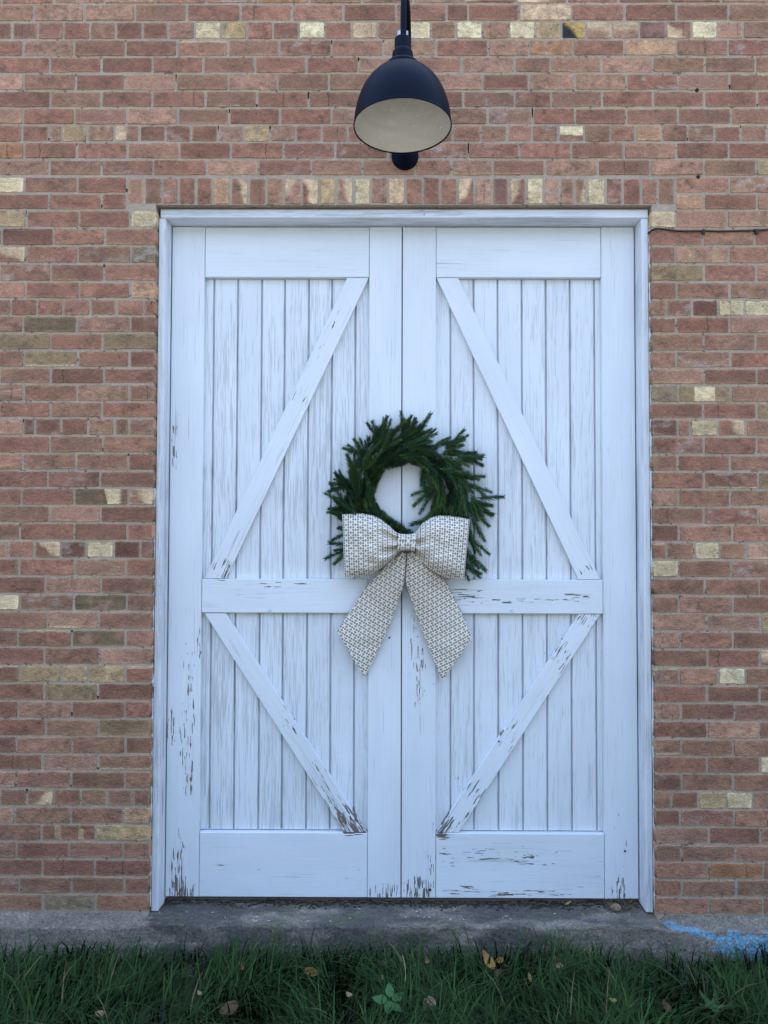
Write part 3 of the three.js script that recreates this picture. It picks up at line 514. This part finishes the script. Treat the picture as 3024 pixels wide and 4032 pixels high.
// ---------------------------------------------------------------- wreath
{
  const wr = rng(4242), WC = [0.015, 1.727], t = thing('pine_wreath', 'dark green artificial pine wreath hanging across the two doors', 'wreath', [WC[0], WC[1], -0.108]);
  const greens = [mat(0.026, 0.072, 0.020, 0.8), mat(0.040, 0.098, 0.024, 0.8), mat(0.018, 0.055, 0.020, 0.8), mat(0.055, 0.115, 0.026, 0.8)];
  function sprigGeo(seed, len, fat) {
    const r = rng(seed), pos = [], nor = [], v = (x, y, z) => new THREE.Vector3(x, y, z), bend = (r() - 0.5) * 0.25;
    const axis = s => v(Math.sin(s * 1.2) * bend * len * s, s * len, (s * s) * bend * 0.3 * len);
    const tri = (a, b, c) => { const n = b.clone().sub(a).cross(c.clone().sub(a)).normalize(); for (const p of [a, b, c]) { pos.push(p.x, p.y, p.z); nor.push(n.x, n.y, n.z); } };
    for (let k = 0; k < 6; k++) for (let j = 0; j < 5; j++) {                // stem
      const a = j / 5 * 6.283, b = (j + 1) / 5 * 6.283, s0 = k / 6, s1 = (k + 1) / 6, r0 = 0.0024 * (1 - s0 * 0.6), r1 = 0.0024 * (1 - s1 * 0.6), p0 = axis(s0), p1 = axis(s1);
      const q = (p, rr, an) => v(p.x + Math.cos(an) * rr, p.y, p.z + Math.sin(an) * rr);
      tri(q(p0, r0, a), q(p1, r1, a), q(p1, r1, b)); tri(q(p0, r0, a), q(p1, r1, b), q(p0, r0, b));
    }
    const N = 125;
    for (let k = 0; k < N; k++) {
      const s = 0.04 + 0.95 * k / N, a = k * 2.399 + r(), al = (0.66 + 0.3 * r()) * (1 - 0.50 * s * s), L = 0.0215 * fat * (1 - 0.22 * s * s) * (0.8 + 0.4 * r()), p = axis(s);
      const rad = v(Math.cos(a), 0, Math.sin(a)), tan = v(-Math.sin(a), 0, Math.cos(a)), tip = p.clone().addScaledVector(rad, Math.sin(al) * L + 0.001).add(v(0, Math.cos(al) * L, 0)), w = 0.0017;
      const mid = p.clone().lerp(tip, 0.45).addScaledVector(rad, 0.0006);
      tri(p.clone().addScaledVector(tan, -w * 0.6), mid.clone().addScaledVector(tan, w), tip); tri(p.clone().addScaledVector(tan, w * 0.6), tip, mid.clone().addScaledVector(tan, -w));
    }
    const g = new THREE.BufferGeometry(); g.setAttribute('position', new THREE.Float32BufferAttribute(pos, 3)); g.setAttribute('normal', new THREE.Float32BufferAttribute(nor, 3)); return g;
  }
  const variants = [0, 1, 2, 3, 4, 5].map(i => sprigGeo(90 + i, 0.066 + 0.006 * i, 0.98 + 0.06 * (i % 3)));
  const up = new THREE.Vector3(0, 1, 0), dir = new THREE.Vector3();
  function sprig(x, y, z, ang, tilt, scale, m) {
    const s = m ? new THREE.Object3D() : mesh('sprig', variants[Math.floor(wr() * variants.length)], greens[Math.floor(wr() * greens.length)], t);
    dir.set(Math.cos(ang) * Math.cos(tilt), Math.sin(ang) * Math.cos(tilt), Math.sin(tilt)); s.position.set(x, y, z); s.quaternion.setFromUnitVectors(up, dir); s.rotateY(wr() * 6.28); s.scale.setScalar(scale); s.updateMatrix(); return s;
  }
  mesh('ring', new THREE.TorusGeometry(0.178, 0.007, 8, 60).translate(0, 0, 0.022), mat(0.03, 0.03, 0.018, 0.9), t);
  for (let i = 0; i < 232; i++) {
    const th = wr() * Math.PI * 2, low = Math.abs(((th - 1.5 * Math.PI + 3 * Math.PI) % (2 * Math.PI)) - Math.PI);      // angle from straight down
    if (low < 0.62 && wr() < 0.72) { i -= 0.6; if (wr() < 0.5) continue; }
    const f = wr(), r = lerp(0.128, 0.246 + 0.030 * sstep(0, 1, Math.cos(th + 0.35)), f), z = 0.026 + (Math.sin(th) < -0.25 ? 0.02 : 0.075) * Math.sqrt(1 - (2 * f - 1) ** 2) * wr();
    const tang = th - Math.PI / 2, out = f > 0.72 ? 0.25 + 1.15 * wr() : f < 0.25 ? -0.40 + 0.6 * wr() : -0.2 + 1.1 * wr();
    sprig(Math.cos(th) * r - Math.cos(tang) * 0.03, Math.sin(th) * r - Math.sin(tang) * 0.03, z, tang + out, (wr() - (Math.sin(th) < -0.1 ? 0.75 : 0.36)) * 0.75, 0.85 + 0.4 * wr());
  }
  const under = [];                                                       // short growth packed round the ring
  for (let i = 0; i < 330; i++) { const th = wr() * 6.283, f = wr(), r = lerp(0.122, 0.245, f), low = Math.abs(((th + 1.5 * Math.PI) % (2 * Math.PI)) - Math.PI); if (low < 0.7 && (f > 0.3 || wr() < 0.5)) continue; under.push(variants[i % 6].clone().applyMatrix4(sprig(Math.cos(th) * r, Math.sin(th) * r, 0.015 + 0.03 * wr(), th - 1.57 + (wr() - 0.35) * 1.4, (wr() - 0.5) * 0.5, 0.75, true).matrix)); }
  const um = mesh('inner_foliage', mergeGeometries(under), greens[2], t); um.userData.kind = 'stuff';
  // sprays that stand out of the outline
  for (const [x, y, a, n] of [[-0.02, 0.20, 1.25, 5], [-0.16, 0.14, 2.35, 4], [-0.20, 0.03, 2.95, 4], [0.19, 0.09, -0.25, 3], [0.21, -0.02, -0.45, 4], [0.13, 0.17, 0.45, 4], [0.24, -0.13, -1.25, 4], [-0.20, -0.13, 3.3, 3], [-0.21, -0.06, 3.0, 3], [-0.20, -0.20, 3.45, 4], [0.235, -0.20, -1.2, 4], [0.215, -0.26, -0.75, 3], [0.25, 0.0, -0.5, 4], [0.02, 0.215, 1.1, 3], [-0.09, 0.19, 1.9, 3], [0.06, 0.11, -1.35, 3], [0.12, 0.04, -2.45, 3]])
    for (let k = 0; k < n; k++) sprig(x + (wr() - 0.5) * 0.02 + Math.cos(a) * k * 0.012, y + (wr() - 0.5) * 0.02 + Math.sin(a) * k * 0.012, 0.02 + wr() * 0.02, a + (k - (n - 1) / 2) * 0.28 + (wr() - 0.5) * 0.15, (wr() - 0.6) * 0.3, 0.85 + 0.3 * wr());
  const wire = new THREE.CatmullRomCurve3([[0.0, 0.17, 0.02], [0.02, 0.225, 0.03], [0.035, 0.232, 0.04], [0.05, 0.228, 0.04], [0.053, 0.216, 0.035], [0.045, 0.205, 0.03]].map(p => new THREE.Vector3(...p)));
  mesh('hanging_wire', new THREE.TubeGeometry(wire, 30, 0.0009, 5), mat(0.06, 0.06, 0.07, 0.5), t);
}

// ---------------------------------------------------------------- bow
{
  const TS = 512;
  const cream = [0.84, 0.775, 0.67], taupe = [0.26, 0.225, 0.20];
  const fab = paintMaps(TS, TS, (px, py, o) => {
    // six-petalled stars left white between grey-brown lozenges; 4 x 8 repeats
    const X = px / TS * 4 % 1, Y = py / TS * 8 % 1; let inside = 0;
    for (const [ox, oy, tall] of [[0.5, 0, 1], [0.5, 1, 1], [0, 0.5, 1], [1, 0.5, 1], [0.25, 0, 0], [0.75, 0, 0], [0.25, 1, 0], [0.75, 1, 0], [0.25, 0.5, 0], [0.75, 0.5, 0]]) {
      const e = tall ? Math.abs(X - ox) / 0.108 + Math.abs(Y - oy) / 0.37 : Math.abs(X - ox) / 0.138 + Math.abs(Y - oy) / 0.265;
      inside = Math.max(inside, sstep(1.08, 0.92, e));
    }
    const th = 0.93 + 0.10 * Math.sin(px * 0.9) * Math.sin(py * 0.9) * 0.4 + (hash(px, py) - 0.5) * 0.08;
    for (let i = 0; i < 3; i++) o[i] = lerp(cream[i], taupe[i], inside) * th;
    o[3] = 0.5 + 0.3 * fbm(px / 26, py / 26, 2);
  }, true);
  const fm = new THREE.MeshPhysicalMaterial({ ...fab, bumpScale: 0.0005, roughness: 0.95, sheen: 0.25, sheenRoughness: 0.6, sheenColor: lin(0.6, 0.58, 0.55) });
  const KU = 1 / (0.0399 * 4), KV = 1 / (0.0203 * 8), B0 = [0.0145, 1.542, -0.02];
  const t = thing('fabric_bow', 'large puffy cream bow with grey geometric print on the wreath', 'bow', B0);
  const rel = ([x, y, z, u, v]) => [x - B0[0], y - B0[1], z - B0[2], u * KU, v * KV];
  function loop(side, X0t, X0b, Xi, top, bot) {
    const yt = curve1(top), yb = curve1(bot);
    const make = front => grid(48, 30, (s, v) => {
      const w = 2 * v - 1, x = lerp(lerp(X0b, X0t, v), Xi, s), q = Math.abs(x), gather = sstep(0.55, 1, s);
      let y = lerp(yb(q), yt(q), v);
      const swell = Math.sqrt(Math.max(0, 1 - (1 - Math.min(1, s / 0.45)) ** 2)), T = (0.070 * swell * (1 - 0.40 * sstep(0.5, 1, s)) + 0.002);
      const lens = 1 - 0.78 * Math.pow(Math.abs(w), 5);
      const pleat = gather * (Math.sin(v * 15 + side * 1.3 + s * 2) * 0.013 + Math.sin(v * 29 + 2) * 0.004), crease = (fbm(s * 4 + side * 7, v * 5 + s * 2, 3) - 0.5) * 0.030 * swell;
      const zb = -0.040 + 0.012 * sstep(0.4, 1, s);
      let z = front ? zb + T * lens + pleat + crease * lens : zb - 0.012 * swell * lens;
      if (!front) y += (w > 0 ? 0.006 : -0.004) * swell * (1 - gather);
      return rel([x, y, z, side * (front ? 1 - s : 1 + s) * 0.235, (v - 0.5) * 0.245]);
    });
    // the hem of the front layer: a rolled edge so that the cloth has thickness
    const hem = top01 => grid(48, 6, (s, a) => {
      const v = top01, x = lerp(lerp(X0b, X0t, v), Xi, s), q = Math.abs(x), swell = Math.sqrt(Math.max(0, 1 - (1 - Math.min(1, s / 0.45)) ** 2)), T = (0.070 * swell * (1 - 0.40 * sstep(0.5, 1, s)) + 0.002);
      const gather = sstep(0.55, 1, s), w = 2 * v - 1, pleat = gather * (Math.sin(v * 15 + side * 1.3 + s * 2) * 0.013 + Math.sin(v * 29 + 2) * 0.004);
      const z = -0.040 + 0.012 * sstep(0.4, 1, s) + T * 0.22 + pleat, y = v ? yt(q) : yb(q), an = a * Math.PI * 2;
      return rel([x, y + Math.cos(an) * 0.0028 - (v ? 0.001 : -0.001), z + Math.sin(an) * 0.0028, side * (1 - s) * 0.235, (v - 0.5) * 0.245 + a * 0.017]);
    });
    const gs = [make(true), make(false), hem(1), hem(0)].map(g => g.toNonIndexed ? g : g);
    mesh('bow_loop', mergeGeometries(gs), fm, t);
  }
  loop(-1, -0.236, -0.227, -0.012, [[0.012, 1.574], [0.028, 1.582], [0.06, 1.610], [0.103, 1.637], [0.167, 1.650], [0.24, 1.649]], [[0.012, 1.512], [0.03, 1.490], [0.08, 1.446], [0.14, 1.412], [0.20, 1.407], [0.24, 1.408]]);
  loop(1, 0.264, 0.240, 0.040, [[0.04, 1.574], [0.055, 1.586], [0.08, 1.616], [0.129, 1.640], [0.20, 1.639], [0.27, 1.630]], [[0.04, 1.516], [0.065, 1.480], [0.113, 1.437], [0.183, 1.403], [0.24, 1.399], [0.27, 1.399]]);
  const knot = grid(16, 40, (u, v) => {
    const a = v * Math.PI * 2, x = lerp(-0.0195, 0.0485, u), nar = 1 - 0.10 * Math.sin(u * Math.PI), e = 0.62, sg = c => Math.sign(c) * Math.pow(Math.abs(c), e);
    return rel([x + 0.002 * Math.sin(a * 2), 1.542 + 0.0355 * nar * sg(Math.cos(a)), -0.004 + (0.042 * nar + 0.003 * Math.sin(u * 9)) * sg(Math.sin(a)), x, v * 0.22]);
  });
  mesh('knot', knot, fm, t);
  function tail(inner, outer, ang, seed) {
    const ix = curve1(inner.map(p => [p[0], p[1]])), iy = curve1(inner.map(p => [p[0], p[2]])), ox = curve1(outer.map(p => [p[0], p[1]])), oy = curve1(outer.map(p => [p[0], p[2]]));
    const ca = Math.cos(ang), sa = Math.sin(ang);
    const at = (w, s, d) => {
      const x = lerp(ix(s), ox(s), w), y = lerp(iy(s), oy(s), w), gather = 1 - sstep(0, 0.35, s), mid = 1 - (2 * w - 1) ** 2;
      const z = lerp(-0.030, -0.086, sstep(0.05, 0.7, s)) + gather * Math.sin(w * 12 + seed) * 0.010 + mid * (0.016 - 0.006 * s) + (fbm(x * 16 + seed, y * 16, 3) - 0.5) * 0.012 * (0.4 + mid);
      return rel([x, y, z + d, x * ca + y * sa, -x * sa + y * ca]);
    };
    const TH = 0.0045, P = 5;                                           // closed slab: front, then round the edge, then back
    const g = grid(36, 60, (u, s) => { const k = u * 2, w = k < 1 ? k : 2 - k, e = Math.pow(clamp(Math.min(w, 1 - w) / 0.03), 0.5) * Math.pow(clamp((1 - s) / 0.02), 0.5); return at(w, s, (k < 1 ? 1 : -1) * TH / 2 * e); });
    mesh('bow_tail', g, fm, t);
  }
  tail([[0, 0.014, 1.50], [0.18, 0.010, 1.42], [0.32, 0.000, 1.36], [0.66, -0.066, 1.175], [1, -0.148, 1.006]], [[0, -0.012, 1.51], [0.25, -0.085, 1.43], [0.5, -0.15, 1.355], [1, -0.257, 1.189]], 1.05, 1);
  tail([[0, 0.014, 1.50], [0.2, 0.012, 1.40], [0.4, 0.037, 1.31], [0.62, 0.075, 1.20], [1, 0.159, 0.994]], [[0, 0.045, 1.51], [0.25, 0.125, 1.435], [0.5, 0.18, 1.375], [1, 0.278, 1.170]], -1.1, 5);
}

// ---------------------------------------------------------------- grass
{
  const r = rng(9090), pos = [], nor = [], col = [], idx = [];
  const blade = (x, z, h, w, az, lean, tint) => {
    const dx = Math.cos(az), dz = Math.sin(az), px = -dz, pz = dx, base = pos.length / 3, n = 4, droop = lean * (0.6 + r() * 0.8);
    const tw = (r() - 0.5) * 1.6;
    for (let k = 0; k <= n; k++) {
      const s = k / n, reach = h * (droop * s * s), up = h * (s - 0.42 * droop * s * s * s), ww = w * (1 - s * s * 0.9) * 0.5, ct = Math.cos(tw * s), st = Math.sin(tw * s);
      const cx = x + dx * reach, cy = -0.012 + Math.max(0.004 + 0.02 * s, up), cz = z + dz * reach, bx = px * ct + dx * st, bz = pz * ct + dz * st;
      for (const e of k < n ? [-1, 1] : [0]) { pos.push(cx + bx * ww * e, cy, cz + bz * ww * e); nor.push(dx * -0.5 + bx * e * 0.4, 0.75, dz * -0.5 + bz * e * 0.4); col.push(tint[0], tint[1], tint[2]); }
    }
    for (let k = 0; k < n - 1; k++) { const a = base + k * 2; idx.push(a, a + 1, a + 3, a, a + 3, a + 2); }
    idx.push(base + n * 2 - 2, base + n * 2 - 1, base + n * 2);
  };
  const sow = (count, x0, x1, z0, z1, wide) => {
    for (let i = 0; i < count; i++) {
      const x = lerp(x0, x1, r()), z = lerp(z0, z1, r()), cl = fbm(x * 5, z * 5 + 40, 3), near = sstep(0.22, 0.10, z);
      if (cl < 0.40 && r() < 0.55) continue;
      if (near > 0 && r() < near * 0.55 * (vn(x * 9 + 3, 2) < 0.55 ? 1.4 : 0.2)) continue;
      const flow = fbm(x * 3.2 + 9, z * 3.2, 2) * 14, az = flow + (r() - 0.5) * 3.2, h = (0.065 + 0.13 * r() * (0.5 + cl) + 0.05 * (r() < 0.12 ? r() : 0)) * (1 - 0.16 * near - 0.08 * sstep(0.35, 0.15, z));
      const dry = r() < 0.02, g = 0.35 + 1.25 * r() * r() + 0.25 * cl, yel = r() * r() * r();
      const tint = dry ? [0.15, 0.115, 0.055] : [0.024 * g + 0.03 * yel, 0.060 * g + 0.03 * yel, 0.015 * g];
      blade(x, z, h, (0.0026 + 0.003 * r()) * wide, near > 0.5 && r() < 0.8 ? 1.57 + (r() - 0.5) * 2.5 : az, 0.25 + 1.05 * r() * (near > 0.3 ? 0.5 : 1), tint);
    }
  };
  sow(32000, -2.3, 2.3, 0.086, 1.1, 1.55);
  for (let k = 0; k < 34; k++) {                                          // taller tufts standing against the plinth
    const tx = lerp(-2.2, 2.2, (k + r()) / 34), tz = 0.10 + 0.05 * r(), n = 5 + Math.floor(r() * 14), hh = 0.09 + 0.07 * r();
    for (let j = 0; j < n; j++) { const g = 0.7 + 0.6 * r(); blade(tx + (r() - 0.5) * 0.05, tz + (r() - 0.5) * 0.03, hh * (0.6 + 0.5 * r()), 0.0034 + 0.002 * r(), r() * 6.28, 0.1 + 0.35 * r(), [0.028 * g, 0.085 * g, 0.022 * g]); }
  }
  sow(20000, -4.5, 4.5, 1.1, 3.0, 1.8);
  sow(6000, -4.5, -2.3, 0.086, 1.1, 1.3); sow(6000, 2.3, 4.5, 0.086, 1.1, 1.3);
  const g = new THREE.BufferGeometry();
  g.setAttribute('position', new THREE.Float32BufferAttribute(pos, 3)); const nn = new Float32Array(nor); for (let i = 0; i < nn.length; i += 3) { const l = Math.hypot(nn[i], nn[i + 1], nn[i + 2]); nn[i] /= l; nn[i + 1] /= l; nn[i + 2] /= l; }
  g.setAttribute('normal', new THREE.BufferAttribute(nn, 3)); g.setAttribute('color', new THREE.Float32BufferAttribute(col, 3)); g.setIndex(idx);
  const m = mesh('grass', g, new THREE.MeshPhysicalMaterial({ vertexColors: true, roughness: 0.8, specularIntensity: 0.35, side: THREE.DoubleSide }));
  m.userData = { kind: 'stuff', label: 'uncut dark green grass along the foot of the wall', category: 'grass' };
}

// ---------------------------------------------------------------- fallen leaves, weeds, litter
function leafGeo(len, wid, curl, fold, teeth = 0, seed = 1) {
  const g = grid(8, 12, (u, v) => {
    const w = 2 * u - 1, prof = Math.pow(Math.sin(Math.PI * Math.pow(v, 0.85)), 0.75) * (1 - 0.25 * v) + 0.02, tooth = 1 + teeth * (((v * 9) % 1) - 0.5) * (Math.abs(w) > 0.9 ? 1 : 0.3);
    const x = w * wid / 2 * prof * tooth, y = (v - 0.5) * len, z = fold * Math.abs(w) * wid * prof + curl * len * (v - 0.5) ** 2 * 2 + (vn(u * 4 + seed, v * 5) - 0.5) * 0.12 * wid;
    return [x, z, -y];
  });
  return g;
}
{
  const tone = { ochre: mat(0.27, 0.145, 0.035, 0.85), tan: mat(0.25, 0.17, 0.095, 0.9), pale: mat(0.32, 0.225, 0.14, 0.9), brown: mat(0.10, 0.055, 0.032, 0.9), yellow: mat(0.24, 0.20, 0.06, 0.85) };
  for (const k of Object.values(tone)) k.side = THREE.DoubleSide;
  const small = ['small dry leaf caught in the grass', 'small fallen leaves in the grass'];
  const list = [
    ['ochre', 0.297, 0.085, 0.235, 0.072, 0.036, 0.5, 0.75, 'large ochre leaf standing in the grass before the right door', null],
    ['brown', 0.322, 0.07, 0.29, 0.042, 0.026, -0.7, 0.4, 'curled brown leaf just below the large ochre leaf', null],
    ['pale', 0.076, 0.075, 0.478, 0.050, 0.046, 2.4, 0.55, 'broad pale tan leaf lying on the grass', null],
    ['tan', -0.049, 0.075, 0.395, 0.032, 0.022, 0.4, 0.5, 'tan leaf right above the green weed', null],
    ['brown', -0.073, 0.07, 0.23, 0.036, 0.022, 1.5, 0.4, 'brown leaf in the grass below the door seam', null],
    ['ochre', -0.316, 0.07, 0.29, 0.052, 0.036, 1.1, 0.45, 'dull ochre leaf in the grass before the left door', null],
    ['brown', -0.552, 0.08, 0.515, 0.062, 0.046, 2.1, 0.5, 'large crumpled brown leaf in the grass', null],
    ['tan', -0.18, 0.075, 0.425, 0.026, 0.018, 0.9, 0.4, ...small], ['tan', -0.076, 0.07, 0.325, 0.026, 0.018, 2.6, 0.4, ...small], ['tan', 0.084, 0.07, 0.21, 0.028, 0.018, 0.2, 0.5, ...small], ['brown', 0.074, 0.065, 0.165, 0.032, 0.024, 0.9, 0.5, ...small],
    ['ochre', 0.339, 0.07, 0.21, 0.032, 0.024, 1.9, 0.5, ...small], ['yellow', 0.427, 0.075, 0.322, 0.034, 0.014, 0.2, 0.7, ...small], ['brown', 0.58, 0.07, 0.225, 0.032, 0.02, 1.2, 0.4, ...small],
    ['brown', 0.539, 0.07, 0.195, 0.026, 0.02, 0.4, 0.4, ...small], ['yellow', 0.672, 0.075, 0.155, 0.036, 0.018, 0.1, 0.8, ...small], ['yellow', 0.665, 0.08, 0.455, 0.032, 0.016, 1.3, 0.4, ...small], ['brown', 0.828, 0.08, 0.485, 0.04, 0.024, 0.3, 0.6, ...small],
    ['tan', -0.948, 0.08, 0.54, 0.032, 0.024, 1.4, 0.4, ...small], ['ochre', -0.563, 0.07, 0.255, 0.034, 0.016, 0.6, 0.6, ...small], ['tan', -0.668, 0.075, 0.42, 0.022, 0.014, 0.8, 0.4, ...small],
    ['tan', 0.538, 0.075, 0.25, 0.038, 0.022, 1.7, 0.45, 'tan leaf in the grass before the right bottom rail', null],
    ['tan', 0.826, 0.128, -0.055, 0.044, 0.036, 1.7, 0.4, 'round tan leaf on the concrete sill by the right jamb', null],
    ['ochre', 0.691, 0.123, -0.02, 0.014, 0.010, 0.7, 0.3, 'tiny ochre leaf alone on the concrete sill', null],
    ['yellow', 0.651, 0.125, -0.098, 0.036, 0.010, 2.1, 0.3, 'narrow yellow leaf in the straw under the right door', null],
  ];
  list.forEach(([c, x, y, z, len, wid, yaw, tilt, label, group], i) => {
    const m = mesh('fallen_leaf', leafGeo(len, wid, 0.35, 0.12 + 0.1 * hash(i, 3), c === 'brown' ? 0.2 : 0.1, i * 3.7), tone[c]);
    m.position.set(x, y, z); m.rotation.set(tilt, yaw, 0, 'YXZ'); m.rotation.order = 'XYZ'; m.rotation.set(tilt, 0, 0); m.rotateY(yaw);
    m.userData = { label: group ? label.replace('small', 'small ' + c) : label, category: 'leaf' }; if (group) m.userData.group = group.replace('small', 'small ' + c);
  });
  // green weed with a few broad leaves
  const gm = [mat(0.035, 0.115, 0.024, 0.75, { side: THREE.DoubleSide }), mat(0.035, 0.115, 0.028, 0.7, { side: THREE.DoubleSide }), mat(0.028, 0.085, 0.024, 0.8, { side: THREE.DoubleSide })];
  const w = thing('weed', 'bright green broad leaved weed in the grass', 'plant', [-0.05, 0, 0.49]);
  mesh('stem', new THREE.TubeGeometry(new THREE.CatmullRomCurve3([[0, -0.01, 0], [0.004, 0.05, 0.004], [0.0, 0.105, -0.002]].map(p => new THREE.Vector3(...p))), 8, 0.0016, 6), gm[1], w);
  for (const [x, y, z, len, wid, ya, tl, k] of [[0.002, 0.118, -0.018, 0.046, 0.030, 0.1, 0.6, 1], [-0.030, 0.100, 0.004, 0.052, 0.036, 1.35, 0.35, 0], [0.030, 0.104, -0.006, 0.048, 0.03, -1.0, 0.45, 1], [0.0, 0.088, 0.026, 0.05, 0.036, 2.9, 0.3, 0], [0.022, 0.086, 0.022, 0.044, 0.03, -2.2, 0.3, 0]]) {
    const m = mesh('leaf', leafGeo(len, wid, 0.2, 0.14, 0.06, x * 99), gm[k], w); m.position.set(x, y, z); m.rotation.set(tl, 0, 0); m.rotateY(ya);
  }
  const w2 = thing('weed', 'low toothed weed in the grass before the plinth', 'plant', [0.99, 0, 0.47]);
  for (const [ya, tl, len] of [[0.5, 0.35, 0.075], [-0.4, 0.3, 0.08], [1.6, 0.15, 0.06], [-1.7, 0.2, 0.065], [2.7, 0.15, 0.055]]) { const m = mesh('leaf', leafGeo(len, 0.026, 0.3, 0.1, 0.55, ya), gm[2], w2); m.rotation.set(tl, ya, 0, 'YXZ'); m.position.set(-Math.sin(ya) * len * 0.4, 0.07, -Math.cos(ya) * len * 0.4); }
  const ds = mesh('dry_stem', new THREE.TubeGeometry(new THREE.CatmullRomCurve3([[-0.030, -0.01, 0.485], [-0.018, 0.06, 0.45], [0.002, 0.10, 0.40], [0.004, 0.13, 0.36], [-0.004, 0.155, 0.335]].map(p => new THREE.Vector3(...p))), 24, 0.0012, 5), mat(0.36, 0.28, 0.18, 0.9));
  ds.userData = { label: 'thin dry grass stalk rising beside the green weed', category: 'stalk' };
  // straw and crumbs blown under the doors
  const r = rng(31), gs = [], dark = [];
  for (let i = 0; i < 330; i++) {
    const pile = i > 230, x = pile ? 0.86 + (r() - 0.5) * 0.13 : lerp(-0.925, 0.925, r()), z = pile ? -0.075 + (r() - 0.5) * 0.07 : -0.120 + r() * r() * 0.07, L = 0.012 + 0.05 * r() * r(), a = r() * 6.28, y = 0.1145 + r() * (pile ? 0.024 : 0.012) + (z + 0.12) * 0.02;
    const c = new THREE.QuadraticBezierCurve3(new THREE.Vector3(x - Math.cos(a) * L / 2, y, z - Math.sin(a) * L / 4), new THREE.Vector3(x, y + 0.012 * r(), z + (r() - 0.5) * 0.02), new THREE.Vector3(x + Math.cos(a) * L / 2, y + 0.004, z + Math.sin(a) * L / 4));
    gs.push(new THREE.TubeGeometry(c, 4, 0.0005 + 0.0006 * r(), 4));
  }
  const sm = mesh('straw_litter', mergeGeometries(gs), mat(0.17, 0.12, 0.075, 0.95)); sm.userData = { kind: 'stuff', label: 'dry straw and grass stems blown under the doors', category: 'straw' };
  for (let i = 0; i < 900; i++) {
    const x = lerp(-0.93, 0.93, r()), z = -0.130 + r() * r() * 0.062 + 0.012 * vn(x * 12, 1), s = 0.0018 + 0.0045 * r(), g = new THREE.IcosahedronGeometry(s, 0); g.scale(1 + r(), 0.7, 1); g.rotateY(r() * 6); g.translate(x, 0.1135 + s * 0.4 + 0.006 * sstep(-0.09, -0.13, z), z); dark.push(g);
  }
  const dm = mesh('soil_crumbs', mergeGeometries(dark), mat(0.035, 0.026, 0.02, 1)); dm.userData = { kind: 'stuff', label: 'dark soil crumbs lying on the sill under the doors', category: 'soil' };
  const bits = []; for (let i = 0; i < 40; i++) { const x = lerp(-1.3, 1.2, r()), z = lerp(-0.06, 0.05, r()), g = box(-0.0045 - 0.004 * r(), 0.0045, -0.0004, 0.0008, -0.0008, 0.0008); g.rotateY(r() * 6.28); g.translate(x, 0.1205 - (Math.abs(x) > 0.97 ? 0.002 - z * 0.05 : 0), z); if (Math.abs(x) < 0.95) bits.push(g); }
  const bm = mesh('straw_chips', mergeGeometries(bits), mat(0.55, 0.53, 0.47, 0.9)); bm.userData = { kind: 'stuff', label: 'pale chips of cut straw on the concrete sill', category: 'straw' };
}

renderer.render(scene, camera);
